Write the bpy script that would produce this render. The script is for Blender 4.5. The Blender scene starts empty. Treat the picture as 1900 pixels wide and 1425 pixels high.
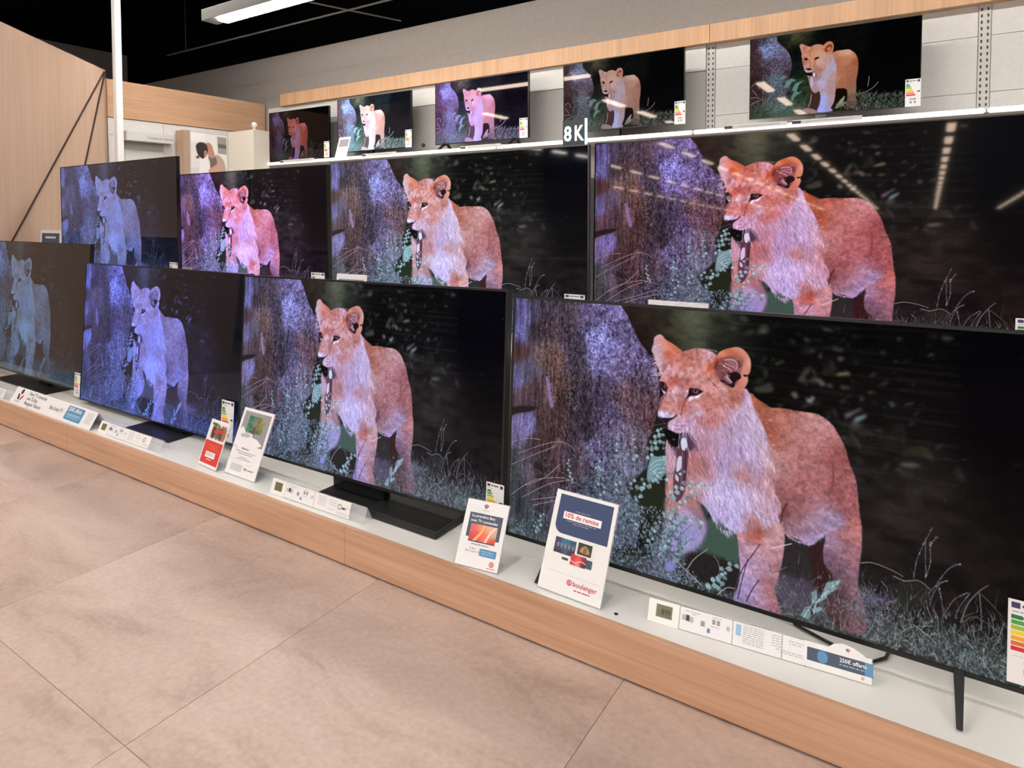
import bpy, bmesh, math, random
import numpy as np
from mathutils import Matrix, Vector
# ================================================================ camera, world, exposure
S = bpy.context.scene
F, CX, CY, YAW, PIT, ROL = 1258.535, 830.0, 452.056, .62482870, .04017361, -.00499165
cf0 = Vector((-math.sin(YAW), math.cos(YAW), 0)); cr0 = Vector((math.cos(YAW), math.sin(YAW), 0)); cu0 = Vector((0, 0, 1))
cf = math.cos(PIT)*cf0-math.sin(PIT)*cu0; cu1 = math.cos(PIT)*cu0+math.sin(PIT)*cf0
cr = math.cos(ROL)*cr0+math.sin(ROL)*cu1; cu = -math.sin(ROL)*cr0+math.cos(ROL)*cu1
cam = bpy.data.objects.new('camera', bpy.data.cameras.new('camera')); S.collection.objects.link(cam)
cam.matrix_world = Matrix(((cr.x, cu.x, -cf.x, 0), (cr.y, cu.y, -cf.y, 0), (cr.z, cu.z, -cf.z, 1.303), (0, 0, 0, 1)))
cam.data.sensor_width = 36; cam.data.sensor_fit = 'HORIZONTAL'; cam.data.lens = F/1900*36
cam.data.shift_x = (950-CX)/1900; cam.data.shift_y = (CY-712.5)/1900; cam.data.clip_start = .02
S.camera = cam
wd = bpy.data.worlds.new('shop'); S.world = wd; wd.use_nodes = True
wd.node_tree.nodes['Background'].inputs[0].default_value = (.9, .9, 1, 1); wd.node_tree.nodes['Background'].inputs[1].default_value = .02
S.view_settings.view_transform = 'Standard'; S.view_settings.look = 'None'; S.view_settings.gamma = 1; S.view_settings.exposure = 0
try: S.view_settings.use_curve_mapping = False
except Exception: pass
LAMP = 60.0            # radiance of the ceiling tubes
LAMP_ADDED = 64.0       # the added lamps out of view that brighten wall and pole
LAMP_COL = (1, .945, .885)
# ================================================================ picture painter
# ---------------------------------------------------------------- picture painter (numpy) : the wildlife film shown on the screens
class Canvas:
    def __init__(s, w, h, col=(0,0,0), seed=3):
        s.w, s.h = w, h
        s.a = np.empty((h, w, 3)); s.a[:] = np.array(col)/255.
        s.rng = np.random.default_rng(seed)
        s.Y, s.X = np.mgrid[0:h, 0:w].astype(float)
    def blur(s, m, r):
        if r < .3: return m
        k = int(max(1, round(3*r))); x = np.arange(-k, k+1); g = np.exp(-x*x/(2*r*r)); g /= g.sum()
        p = np.pad(m, ((k, k), (k, k)), mode='edge')
        p = sum(g[i]*p[i:i+m.shape[0], :] for i in range(2*k+1))
        return sum(g[i]*p[:, i:i+m.shape[1]] for i in range(2*k+1))
    def noise(s, sx, sy, seed=0, oct=3):
        rng = np.random.default_rng(seed+11); out = np.zeros((s.h, s.w)); amp = 1.; tot = 0
        for o in range(oct):
            gx, gy = int(s.w/sx)+3, int(s.h/sy)+3; g = rng.random((gy, gx))
            fx, fy = s.X/sx+rng.random(), s.Y/sy+rng.random(); ix, iy = fx.astype(int), fy.astype(int); tx, ty = fx-ix, fy-iy
            tx = tx*tx*(3-2*tx); ty = ty*ty*(3-2*ty); ix = np.minimum(ix, gx-2); iy = np.minimum(iy, gy-2)
            out += amp*((g[iy, ix]*(1-tx)+g[iy, ix+1]*tx)*(1-ty)+(g[iy+1, ix]*(1-tx)+g[iy+1, ix+1]*tx)*ty)
            tot += amp; amp *= .55; sx = max(1.2, sx/2); sy = max(1.2, sy/2)
        return out/tot
    def smooth(s, pts, n=6, closed=True):
        p = np.array(pts, float); N = len(p); out = []
        for i in range(N if closed else N-1):
            g = lambda k: p[k % N] if closed else p[min(max(k, 0), N-1)]
            a, b, c, d = g(i-1), g(i), g(i+1), g(i+2)
            for t in np.linspace(0, 1, n, endpoint=False):
                out.append(.5*(2*b+(c-a)*t+(2*a-5*b+4*c-d)*t*t+(3*b-a-3*c+d)*t**3))
        if not closed: out.append(p[-1])
        return np.array(out)
    def mask(s, pts, soft=.7, sm=True):
        p = s.smooth(pts) if sm else np.array(pts, float)
        m = np.zeros((s.h, s.w)); pad = int(3*soft)+3
        x0, x1 = int(max(0, p[:, 0].min()-pad)), int(min(s.w, p[:, 0].max()+pad+1))
        y0, y1 = int(max(0, p[:, 1].min()-pad)), int(min(s.h, p[:, 1].max()+pad+1))
        if x1 <= x0 or y1 <= y0: return m
        ys = np.arange(y0, y1)+.5; xs = np.arange(x0, x1+1)
        sub = np.zeros((y1-y0, x1-x0)); q = np.roll(p, -1, 0)
        for r, y in enumerate(ys):
            c = (p[:, 1] <= y) != (q[:, 1] <= y)
            if not c.any(): continue
            xx = np.sort(p[c, 0]+(y-p[c, 1])/(q[c, 1]-p[c, 1])*(q[c, 0]-p[c, 0]))
            for a, b in zip(xx[::2], xx[1::2]):
                sub[r] += np.clip(np.minimum(b, xs[1:])-np.maximum(a, xs[:-1]), 0, 1)
        m[y0:y1, x0:x1] = s.blur(np.clip(sub, 0, 1), soft)
        return m
    def fill(s, m, col):
        ys = np.flatnonzero(m.any(1)); xs = np.flatnonzero(m.any(0))
        if not len(ys): return
        q = np.s_[ys[0]:ys[-1]+1, xs[0]:xs[-1]+1]; k = m[q][..., None]
        col = np.array(col, float)/255. if not isinstance(col, np.ndarray) or col.ndim == 1 else col[q]
        s.a[q] = s.a[q]*(1-k)+col*k
    def poly(s, pts, col, soft=.7, op=1., sm=True):
        s.fill(s.mask(pts, soft, sm)*op, col)
    def field(s, samples, r):
        """smooth colour field from (x, y, r, g, b) samples"""
        S = np.array(samples, float); st = 3
        X, Y = s.X[::st, ::st], s.Y[::st, ::st]; num = np.zeros(X.shape+(3,)); den = np.zeros(X.shape)
        for x, y, *c in S:
            d2 = (X-x)**2+(Y-y)**2; wgt = np.exp(-d2/(2*r*r))+1e-5/(1+d2/(r*r))
            num += wgt[..., None]*np.array(c)/255.; den += wgt
        f = num/den[..., None]
        iy = np.minimum(s.Y/st, f.shape[0]-1.001); ix = np.minimum(s.X/st, f.shape[1]-1.001)
        y0, x0 = iy.astype(int), ix.astype(int); ty, tx = (iy-y0)[..., None], (ix-x0)[..., None]
        return (f[y0, x0]*(1-tx)+f[y0, x0+1]*tx)*(1-ty)+(f[y0+1, x0]*(1-tx)+f[y0+1, x0+1]*tx)*ty
    def dots(s, x, y, col, rad, op):
        """splat soft dots: arrays"""
        x, y = np.asarray(x, float), np.asarray(y, float)
        if not len(x): return
        R = int(np.ceil(np.max(rad)))+1; col = np.broadcast_to(np.asarray(col)/255., (len(x), 3))
        rad = np.broadcast_to(rad, x.shape); op = np.broadcast_to(op, x.shape)
        X0, X1 = int(max(0, x.min()-R)), int(min(s.w, x.max()+R+2)); Y0, Y1 = int(max(0, y.min()-R)), int(min(s.h, y.max()+R+2))
        w, h = X1-X0, Y1-Y0
        if w <= 0 or h <= 0: return
        acc = np.zeros((4, w*h)); ix, iy = np.floor(x).astype(int), np.floor(y).astype(int)
        for dy in range(-R, R+1):
            for dx in range(-R, R+1):
                px, py = ix+dx, iy+dy; a = np.clip(rad+.5-np.hypot(px+.5-x, py+.5-y), 0, 1)*op
                k = (a > 0) & (px >= X0) & (px < X1) & (py >= Y0) & (py < Y1)
                if not k.any(): continue
                f = (py[k]-Y0)*w+px[k]-X0; ak = a[k]; ck = col[k]
                for c in range(3): acc[c] += np.bincount(f, ak*ck[:, c], w*h)
                acc[3] += np.bincount(f, ak, w*h)
        acc = acc.reshape(4, h, w).transpose(1, 2, 0); al = np.clip(acc[..., 3:], 0, 1)
        q = np.s_[Y0:Y1, X0:X1]; s.a[q] = s.a[q]*(1-al)+al*acc[..., :3]/np.maximum(acc[..., 3:], 1e-6)
    def strokes(s, x, y, ang, ln, col, wid=.6, op=.7, bend=0., taper=True, steps=None):
        n = len(x); K = steps or int(max(4, np.max(ln)*1.2)); t = np.linspace(0, 1, K)
        ang = np.broadcast_to(ang, x.shape); ln = np.broadcast_to(ln, x.shape); bend = np.broadcast_to(bend, x.shape)
        A = ang[:, None]+bend[:, None]*t; st = ln[:, None]/K
        px = x[:, None]+np.cumsum(np.cos(A)*st, 1); py = y[:, None]+np.cumsum(np.sin(A)*st, 1)
        wd = np.broadcast_to(wid, x.shape)[:, None]*(1-.6*t if taper else 1+0*t)
        o = np.broadcast_to(op, x.shape)[:, None]*(1-.4*t if taper else 1+0*t)
        c = np.repeat(np.broadcast_to(np.asarray(col, float), (n, 3)), K, 0)
        s.dots(px.ravel(), py.ravel(), c, wd.ravel(), np.minimum(1, o.ravel()))
    def line(s, pts, col, wid=1., op=1., taper=0.):
        p = s.smooth(pts, 12, False); d = np.r_[0, np.cumsum(np.hypot(*np.diff(p, axis=0).T))]
        t = np.arange(0, d[-1], .4); x = np.interp(t, d, p[:, 0]); y = np.interp(t, d, p[:, 1])
        s.dots(x, y, np.array([col]), wid*(1-taper*t/max(d[-1], 1e-6)), op)
    def scatter(s, m, n):
        """n random points with density m"""
        c = np.cumsum(m.ravel()); k = np.searchsorted(c, s.rng.random(n)*c[-1]); k = np.minimum(k, s.w*s.h-1)
        return (k % s.w)+s.rng.random(n), (k//s.w)+s.rng.random(n)
    def pick(s, x, y):
        return s.a[np.clip(y.astype(int), 0, s.h-1), np.clip(x.astype(int), 0, s.w-1)]*255.
HM = np.array([[3.16317915e-03, 1.15829459e-04, -3.09988102], [-3.78535996e-04, 4.91772887e-03, -2.36416688], [1.12487386e-03, 7.58252014e-05, 1.]])
RG = dict(a=(1200, 610, 6.477), b=(1200, 800, 3.75), c=(940, 540, 3.959), d=(1400, 560, 3.75), e=(1500, 920, 3.8525), f=(1180, 600, 2.544), g=(940, 540, 1.979))
def film_a(W=1216, H=684):
    C = Canvas(W, H, (6, 6, 7)); rng = C.rng
    def T(r, *pts):
        x0, y0, s = RG[r]; p = np.array(pts, float).reshape(-1, 2); q = np.c_[x0+p[:, 0]/s, y0+p[:, 1]/s, np.ones(len(p))] @ HM.T
        return q[:, :2]/q[:, 2:]*[W, H]
    def F(r, rows): return [tuple(T(r, row[:2])[0])+tuple(row[2:]) for row in rows]
    # ---------- dark wood behind
    bg = C.field(F('g', [(480, 90, 48, 28, 24), (560, 100, 45, 40, 32), (640, 110, 80, 84, 64), (700, 110, 100, 108, 78), (760, 120, 66, 70, 54), (560, 180, 30, 20, 18), (800, 180, 22, 25, 22), (900, 120, 14, 14, 14), (1000, 100, 12, 11, 11),
        (1200, 160, 10, 9, 9), (1500, 200, 10, 9, 9), (1800, 300, 4, 4, 10), (1000, 250, 9, 9, 9), (1300, 350, 13, 12, 12), (1500, 450, 12, 11, 11), (1750, 500, 3, 3, 8), (1400, 620, 24, 23, 22), (1500, 660, 30, 28, 26), (1350, 700, 32, 29, 27),
        (1420, 800, 42, 35, 33), (1550, 820, 46, 38, 36), (1400, 900, 38, 33, 32), (1650, 880, 34, 29, 28), (1800, 800, 8, 8, 9), (1750, 1000, 18, 14, 14), (1500, 1000, 30, 25, 24), (1800, 1100, 28, 22, 22), (1050, 1000, 45, 48, 44), (800, 900, 48, 66, 56), (700, 900, 40, 50, 46), (600, 700, 30, 34, 28), (560, 800, 26, 32, 22)]), 48)
    C.a = bg*(.55+.9*C.noise(40, 22, 5)[..., None])
    st = np.clip((C.noise(220, 7, 9, 2)-.5)*5, 0, 1)*(C.X > W*.5)*(C.Y < H*.5)*(C.X < W*.86)
    C.a += (st*.035)[..., None]
    def blob(r, x, y, rx, ry, rot, col, op=.8, soft=1.4, irr=.1):
        t = np.linspace(0, 2*np.pi, 10, endpoint=False); c, s_ = np.cos(rot), np.sin(rot); w = 1+irr*rng.normal(0, 1, 10)
        C.poly(T(r, *[(x+v*(rx*np.cos(k)*c-ry*np.sin(k)*s_), y+v*(rx*np.cos(k)*s_+ry*np.sin(k)*c)) for k, v in zip(t, w)]), col, soft, op)
    for b in [(175, 445, 26, 12, -.2, (120, 125, 75)), (90, 520, 14, 40, .2, (62, 66, 55)), (80, 620, 55, 32, -.3, (78, 80, 62)), (40, 560, 45, 18, -.4, (50, 54, 44)), (295, 670, 18, 28, -.5, (130, 130, 108)), (400, 697, 34, 22, 0, (185, 185, 190)),
              (385, 285, 30, 13, .1, (125, 122, 105)), (285, 295, 14, 12, 0, (90, 88, 76)), (375, 360, 45, 16, .1, (46, 42, 40)), (470, 400, 18, 12, .3, (105, 100, 96)), (610, 418, 22, 15, .1, (120, 112, 112)), (720, 440, 18, 14, 0, (66, 66, 60)),
              (365, 520, 22, 48, .5, (86, 76, 76)), (355, 565, 34, 20, .1, (80, 74, 66)), (425, 550, 28, 30, .3, (62, 62, 50)), (470, 575, 40, 26, .5, (126, 115, 112)), (550, 455, 20, 52, -.6, (50, 48, 44)), (520, 500, 40, 30, 0, (40, 42, 34)), (620, 522, 44, 13, -.12, (150, 158, 106)),
              (535, 605, 28, 12, .2, (100, 92, 88)), (630, 615, 36, 12, .1, (104, 98, 82)), (760, 695, 14, 24, 0, (95, 88, 86)), (850, 720, 12, 10, 0, (82, 80, 76)), (975, 735, 24, 24, -.4, (92, 108, 104)), (910, 375, 16, 12, 0, (92, 90, 72)), (1260, 262, 34, 14, .1, (44, 42, 36)),
              (1365, 278, 38, 18, .2, (80, 80, 70)), (90, 215, 30, 18, -.2, (66, 66, 60)), (70, 225, 16, 12, 0, (95, 92, 86)), (595, 205, 18, 14, 0, (48, 46, 42)), (685, 800, 78, 16, -.42, (150, 124, 142)), (745, 835, 42, 22, -.5, (150, 180, 178)), (700, 890, 40, 32, .3, (84, 84, 72)),
              (640, 870, 34, 16, .2, (58, 58, 52)), (780, 930, 50, 30, .2, (48, 48, 42)), (640, 970, 30, 14, .4, (72, 70, 64)), (715, 985, 60, 13, .9, (92, 88, 76)), (680, 1000, 44, 34, .4, (46, 46, 40)), (580, 800, 14, 26, 0, (58, 60, 54)), (1050, 950, 10, 70, .05, (52, 52, 46)), (1010, 920, 30, 44, .3, (32, 32, 30)),
              (1140, 800, 40, 12, -.7, (48, 46, 42)), (1110, 870, 22, 12, -.4, (62, 60, 54)), (1300, 1035, 34, 10, -.6, (88, 84, 80)), (1150, 1070, 110, 44, .1, (50, 50, 36)), (1230, 1100, 40, 22, .6, (58, 60, 44)), (1090, 1160, 80, 12, .08, (104, 104, 90)), (935, 1160, 50, 12, -.7, (70, 68, 58)), (1015, 1188, 22, 12, 0, (84, 82, 76)),
              (1070, 1215, 46, 14, .3, (56, 56, 50)), (1440, 1220, 20, 60, -.4, (50, 50, 46)), (1150, 1340, 36, 20, -.3, (50, 50, 48)), (750, 1260, 30, 14, .3, (46, 46, 44)), (740, 1130, 40, 26, .2, (44, 44, 40)), (1850, 1162, 40, 8, .1, (42, 42, 42))]:
        blob('d', b[0], b[1], b[2], b[3], b[4], b[5], .7, 3., .3)
    for x, y, r in [(900, 160, 20), (945, 150, 26), (1000, 130, 16), (880, 110, 18), (780, 150, 22), (830, 230, 20), (870, 190, 14), (720, 95, 40), (690, 130, 30), (650, 80, 34), (620, 120, 24), (810, 100, 16), (700, 165, 20), (755, 180, 14), (590, 110, 20), (840, 145, 12)]:
        blob('g', x, y, r, r*.5, rng.uniform(-.8, .8), np.array([90, 95, 70])*rng.uniform(.35, 1.15), .45, 3)
    wet = C.scatter(np.exp(-((C.X/W-.72)/.2)**2-((C.Y/H-.42)/.3)**2)+.02*(C.X > W*.4), 260)
    C.dots(*wet, np.array([[70, 70, 62]])*rng.uniform(.2, 1.1, (260, 1)), rng.uniform(.5, 2.6, 260), .4)
    for k in range(150):
        x, y = rng.normal(560, 330), rng.normal(560, 300); s_ = rng.uniform(5, 22)
        if -150 < x < 1350 and 150 < y < 1250: blob('d', x, y, s_*rng.uniform(.8, 2), s_*.6, rng.uniform(-1, 1), np.array([112, 112, 96])*rng.uniform(.25, .95), rng.uniform(.2, .55), 2.2, .3)
    # ---------- trunk
    edge = [(60, 30), (840, 105), (900, 190), (940, 280), (985, 380), (1060, 480), (1110, 560), (1130, 680), (1136, 800), (1120, 900), (1090, 1000), (1060, 1110), (1050, 1250), (1010, 1500), (960, 1900), (-120, 1900), (-40, 30)]
    tm = C.mask(T('c', *edge), .9, False)
    tf = C.field(F('c', [(100, 100, 98, 88, 152), (130, 200, 112, 106, 182), (90, 310, 118, 118, 205), (80, 430, 98, 60, 62), (80, 640, 108, 104, 172), (160, 600, 98, 86, 112), (200, 750, 106, 74, 84), (130, 960, 128, 118, 196), (60, 1010, 120, 106, 162), (60, 860, 80, 60, 62), (140, 780, 100, 72, 84),
        (220, 300, 74, 58, 70), (330, 300, 86, 64, 70), (350, 500, 110, 76, 68), (380, 700, 108, 70, 66), (300, 950, 88, 60, 60), (260, 1150, 90, 60, 64), (400, 900, 86, 58, 60), (450, 200, 82, 66, 82), (480, 400, 76, 62, 85), (520, 600, 80, 66, 84), (540, 800, 68, 56, 72), (560, 1000, 74, 58, 78), (330, 130, 82, 68, 86), (240, 120, 96, 82, 116), (300, 420, 120, 92, 92),
        (650, 200, 102, 86, 138), (800, 150, 118, 106, 174), (850, 230, 112, 96, 152), (700, 340, 134, 134, 222), (750, 420, 126, 122, 208), (850, 400, 126, 112, 178), (900, 500, 122, 104, 164), (1000, 480, 122, 102, 164), (700, 550, 116, 108, 178), (800, 600, 115, 98, 152), (1090, 620, 130, 110, 166), (1100, 720, 112, 86, 116), (700, 680, 82, 68, 98), (650, 850, 84, 70, 100), (900, 750, 116, 80, 92), (1000, 680, 116, 90, 122),
        (1060, 800, 114, 74, 84), (950, 900, 110, 78, 98), (1050, 930, 110, 68, 74), (750, 950, 96, 82, 126), (800, 1100, 112, 100, 142), (950, 1100, 110, 92, 112), (700, 1200, 122, 108, 166), (850, 1250, 112, 106, 138), (500, 1250, 86, 64, 80), (400, 1350, 82, 58, 62), (150, 1300, 96, 84, 106), (60, 1300, 76, 84, 86), (250, 1350, 78, 58, 62), (60, 1500, 66, 74, 78), (250, 1500, 74, 66, 76), (450, 1500, 78, 66, 84), (650, 1500, 92, 86, 116), (850, 1500, 96, 96, 122), (150, 1700, 70, 80, 84), (400, 1700, 80, 84, 100), (700, 1700, 90, 90, 116), (950, 1600, 90, 92, 110)]), 18)
    tl = tf.mean(-1, keepdims=True); tf = (tl+(tf-tl)*.8)*.95
    n1 = C.noise(5, 9, 21, 3); n2 = C.noise(3, 4, 22, 2); n3 = C.noise(30, 120, 23, 2)
    rough = .25+.75*np.clip((C.X/W-.02)*9, 0, 1)
    tex = 1+(1.1*(n1-.5)+.7*(n2-.5))*rough+.5*(n3-.5)
    vs = C.noise(4, 70, 24, 2)-.5; ve = 1-np.abs(2*C.noise(8, 10, 25, 2)-1); ve = np.clip((ve-.86)*7, 0, 1); rt = np.clip((C.X/W-.125)*20, 0, 1)*np.clip(1.6-C.Y/H*2.2, .25, 1)
    tex = tex+.6*vs*(1-rt*.75)+ve*rt*.42-.06
    C.fill(tm, np.clip(tf*tex[..., None], 0, 1))
    # bark flecks
    fl = tm*np.clip(tf[..., 2]*2-.55, .05, 1)
    x, y = C.scatter(fl, 2200); base = C.pick(x, y)
    C.strokes(x, y, rng.uniform(-.5, .7, 2200)+np.pi/2*(rng.random(2200) < .55), rng.uniform(1.5, 6, 2200), np.clip(base*rng.choice([.66, .78, 1.15, 1.28], 2200)[:, None]+rng.choice([-4, 8], 2200)[:, None], 0, 255), .8, .55, rng.uniform(-.8, .8, 2200), False, 7)
    for x0, x1, y0, y1, col, n in [(440, 540, 560, 880, (205, 170, 150), 60), (250, 310, 200, 520, (180, 160, 190), 60), (300, 350, 560, 870, (170, 165, 225), 70), (330, 560, 180, 1200, (190, 165, 165), 150), (380, 470, 950, 1250, (170, 130, 140), 40), (690, 760, 880, 1100, (175, 165, 215), 40)]:
        p = T('c', *np.c_[rng.uniform(x0, x1, n), rng.uniform(y0, y1, n)])
        C.strokes(p[:, 0], p[:, 1], np.pi/2+rng.normal(0, .15, n), rng.uniform(2, 7, n), np.array([col])*rng.uniform(.6, 1.1, (n, 1)), .7, .55, 0, True, 9)
    C.poly(T('c', (292, 640), (318, 655), (335, 760), (352, 850), (330, 862), (312, 760)), (150, 145, 215), .8, .6)
    C.poly(T('c', (20, 870), (120, 850), (230, 862), (180, 892), (90, 905), (20, 925)), (38, 26, 28), 1.6, .85)
    C.poly(T('c', (180, 1255), (260, 1270), (300, 1330), (230, 1320)), (40, 26, 28), 2, .7)
    # ---------- ground & undergrowth
    gm = np.clip((C.Y/H-.80-.1*(C.X/W < .35)-.05*np.sin(C.X/W*9))*9, 0, 1)*(.8+.2*(C.X/W < .5))
    gf = C.field(F('g', [(40, 700, 62, 78, 78), (150, 650, 78, 74, 84), (40, 860, 84, 100, 104), (250, 880, 92, 108, 122), (420, 900, 98, 108, 128), (400, 980, 88, 100, 112), (560, 1000, 96, 104, 124), (700, 1050, 46, 48, 46), (760, 1100, 60, 64, 62), (900, 1150, 60, 56, 66), (1080, 1060, 92, 80, 104), (1040, 1160, 80, 74, 84), (1080, 1250, 66, 72, 72), (1350, 1130, 86, 78, 112), (1300, 1300, 74, 78, 78), (1450, 1200, 48, 50, 46), (1500, 1320, 66, 68, 68), (1650, 1280, 70, 82, 80), (1800, 1330, 64, 84, 78), (1850, 1200, 46, 40, 40), (1700, 1150, 42, 44, 42)]), 32)
    C.fill(gm*.92, np.clip(gf*(.45+1.1*C.noise(7, 6, 31, 3))[..., None], 0, 1))
    C.poly(T('e', (370, 690), (480, 720), (600, 745), (660, 770), (600, 800), (480, 790), (380, 800)), (94, 82, 128), 3, .6)
    C.poly(T('e', (540, 700), (640, 640), (760, 620), (870, 680), (860, 800), (700, 830), (600, 780)), (44, 44, 40), 4, .8)
    def grass(m, n, lo, hi, col, ang=-np.pi/2, sp=.5, wid=.7, op=.6):
        x, y = C.scatter(m, n)
        C.strokes(x, y, ang+rng.normal(0, sp, n), rng.uniform(lo, hi, n), np.array([col])*rng.uniform(.45, 1.25, (n, 1)), wid, op, rng.normal(0, .5, n))
    um = tm*np.clip((C.Y/H-.52)*4, 0, 1)*np.clip((C.X/W-.13)*9, 0, 1)          # pale weeds in front of the trunk
    x, y = C.scatter(um, 1500); C.strokes(x, y, rng.uniform(-2.6, -.5, 1500), rng.uniform(3, 9, 1500), np.array([[112, 134, 150]])*rng.uniform(.4, 1.1, (1500, 1)), 1.3, .5, rng.normal(0, .8, 1500), False, 8)
    grass(gm*(C.X < W*.62), 1500, 5, 18, (132, 148, 160), sp=.8)
    grass(gm*(C.X > W*.55), 1500, 5, 20, (118, 126, 124), sp=.6)
    def leafy(r, pts, n, size, col, jit=.35, stem=True):
        """a sprig: pale leaves along a curved stem"""
        p = C.smooth(T(r, *pts), 14, False); d = np.r_[0, np.cumsum(np.hypot(*np.diff(p, axis=0).T))]
        if stem: C.line(T(r, *pts), np.array(col)*.6, .5, .6)
        for k in range(n):
            u = (k+.5)/n*d[-1]; i = min(np.searchsorted(d, u), len(p)-2); tg = np.arctan2(*(p[i+1]-p[i])[::-1])
            a = tg+(1 if k % 2 else -1)*rng.uniform(.5, 1.1); L = size*1.55*rng.uniform(.7, 1.15)*(1-.3*k/n); c = np.array(col)*rng.uniform(.72, 1.12)
            x0, y0 = p[i]; ca, sa = np.cos(a), np.sin(a); q = [(x0+L*(u_*ca-v_*sa), y0+L*(u_*sa+v_*ca)) for u_, v_ in ((0, 0), (.3, -.34), (.75, -.3), (1, 0), (.75, .3), (.3, .34))]
            C.poly(q, np.clip(c, 0, 255), .8, .9)
            C.line([q[1], q[2]], np.clip(c*1.18+12, 0, 255), .7, .5)
    # dark hollow left of the chest, with pale leaves
    C.poly(T('g', (520, 560), (575, 500), (600, 560), (598, 700), (600, 780), (545, 855), (490, 800), (455, 740), (480, 690), (530, 640)), (30, 34, 26), 2, .95)
    for q in [((465, 735), (500, 700), (560, 700), (588, 760), (560, 850), (520, 830), (490, 800)),]: C.poly(T('g', *q), (40, 46, 30), 2, .8)
    C.poly(T('c', (1065, 1240), (1120, 1228), (1190, 1232), (1180, 1340), (1120, 1400), (1040, 1390)), (120, 162, 165), 1, .95)
    for y in (1260, 1290, 1320, 1350): C.line(T('c', (1060, y+40), (1110, y), (1180, y-6)), (165, 200, 205), .8, .7)
    for pts, n, s in [(((470, 780), (520, 720), (560, 690), (600, 660)), 9, 9), (((520, 600), (550, 550), (570, 510)), 8, 9), (((480, 640), (470, 560), (478, 505)), 9, 7.5), (((410, 640), (415, 560), (420, 520)), 8, 6.5), (((370, 760), (350, 680), (340, 600)), 10, 7), (((400, 760), (420, 690), (440, 640)), 9, 7), (((330, 740), (340, 680), (330, 640)), 8, 6.5),
                      (((250, 720), (235, 670), (230, 625)), 8, 6), (((440, 860), (450, 760), (470, 700)), 10, 8), (((545, 690), (590, 620), (575, 560)), 8, 8), (((300, 900), (330, 800), (360, 740)), 10, 8), (((480, 900), (470, 820), (490, 760)), 8, 8), (((400, 950), (390, 860), (420, 800)), 9, 8)]:
        leafy('g', pts, n, s, (142, 172, 184))
    for k in range(26):
        x0, y0 = rng.uniform(30, 520), rng.uniform(760, 1010); leafy('g', ((x0, y0+60), (x0+rng.normal(0, 14), y0+25), (x0+rng.normal(8, 22), y0-20)), 8, rng.uniform(5, 8), np.array([120, 146, 162])*rng.uniform(.7, 1.1))
    for pts in [((45, 600), (130, 570), (200, 558), (240, 575), (252, 595)), ((20, 750), (100, 700), (200, 690), (262, 712)), ((60, 760), (160, 712), (230, 700)), ((20, 640), (90, 610), (180, 575)), ((10, 560), (80, 545), (130, 550)), ((90, 770), (180, 760), (270, 745)), ((100, 790), (200, 772), (280, 770)), ((60, 720), (140, 690), (200, 640))]:
        C.line(T('g', *pts), (168, 150, 168), .6, .7)
    x, y = C.scatter(np.exp(-((C.X/W-.03)/.05)**2-((C.Y/H-.72)/.12)**2), 220)
    C.strokes(x, y, rng.uniform(-2.4, -.6, 220), rng.uniform(6, 22, 220), np.array([[86, 94, 94]])*rng.uniform(.4, 1.4, (220, 1)), .7, .6, rng.normal(0, .4, 220))
    # green gap between the front legs, dark hole
    C.poly(T('b', (420, 640), (480, 620), (560, 660), (640, 700), (650, 900), (640, 960), (560, 900), (400, 880), (370, 830), (430, 720)), (66, 92, 78), 2.5, .95)
    C.poly(T('b', (280, 880), (370, 850), (500, 890), (640, 960), (640, 1100), (560, 1130), (300, 1010)), (36, 32, 30), 4, .9)
    # ---------- lion
    # far hind leg in shade, dark gap under the belly
    C.poly(T('b', (930, 740), (1000, 720), (1120, 790), (1180, 800), (1260, 760), (1300, 900), (1300, 1160), (1100, 1180), (960, 1060), (920, 980)), (46, 42, 42), 2.5, .9)
    C.poly(T('b', (930, 1020), (1040, 1040), (1160, 1080), (1200, 1180), (1080, 1240), (930, 1200)), (88, 78, 100), 4, .7)
    C.poly(T('b', (1140, 830), (1210, 800), (1260, 900), (1290, 1010), (1260, 1130), (1180, 1110), (1160, 1000)), (58, 30, 30), 2, .95)
    hind = C.mask(T('b', (1180, 560), (1300, 300), (1400, 230), (1460, 350), (1475, 480), (1500, 640), (1508, 700), (1505, 850), (1490, 960), (1480, 1080), (1500, 1180), (1525, 1260), (1535, 1420), (1420, 1420), (1300, 1340), (1250, 1240), (1300, 1120), (1300, 1020), (1250, 950), (1235, 860), (1250, 740)), .9)
    hf = C.field(F('b', [(1350, 350, 172, 96, 88), (1400, 250, 150, 78, 70), (1440, 420, 196, 118, 112), (1400, 550, 178, 100, 98), (1470, 640, 182, 106, 104), (1300, 620, 178, 150, 178), (1280, 700, 176, 140, 168), (1380, 720, 176, 110, 110), (1480, 750, 186, 118, 118), (1290, 800, 168, 132, 160), (1400, 850, 168, 114, 126), (1480, 900, 170, 112, 120), (1280, 900, 128, 92, 116), (1350, 960, 136, 98, 116), (1440, 1000, 158, 112, 126), (1350, 1060, 112, 76, 88), (1450, 1120, 150, 106, 116), (1330, 1180, 82, 52, 54), (1420, 1230, 122, 84, 92), (1350, 1300, 88, 54, 54), (1480, 1250, 142, 100, 106), (1480, 1380, 130, 90, 96)]), 13)
    C.fill(hind, hf)
    body = C.mask(T('f', (540, 340), (580, 365), (620, 392), (645, 408), (690, 410), (760, 422), (820, 432), (860, 438), (900, 460), (935, 490), (955, 520), (978, 560), (1000, 610), (1010, 650), (1030, 710), (1048, 760), (1055, 830), (1055, 900), (990, 960), (930, 990), (880, 1025), (825, 1062), (780, 1035), (700, 1000), (690, 960), (600, 900), (500, 700), (500, 420)), .8)
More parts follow.
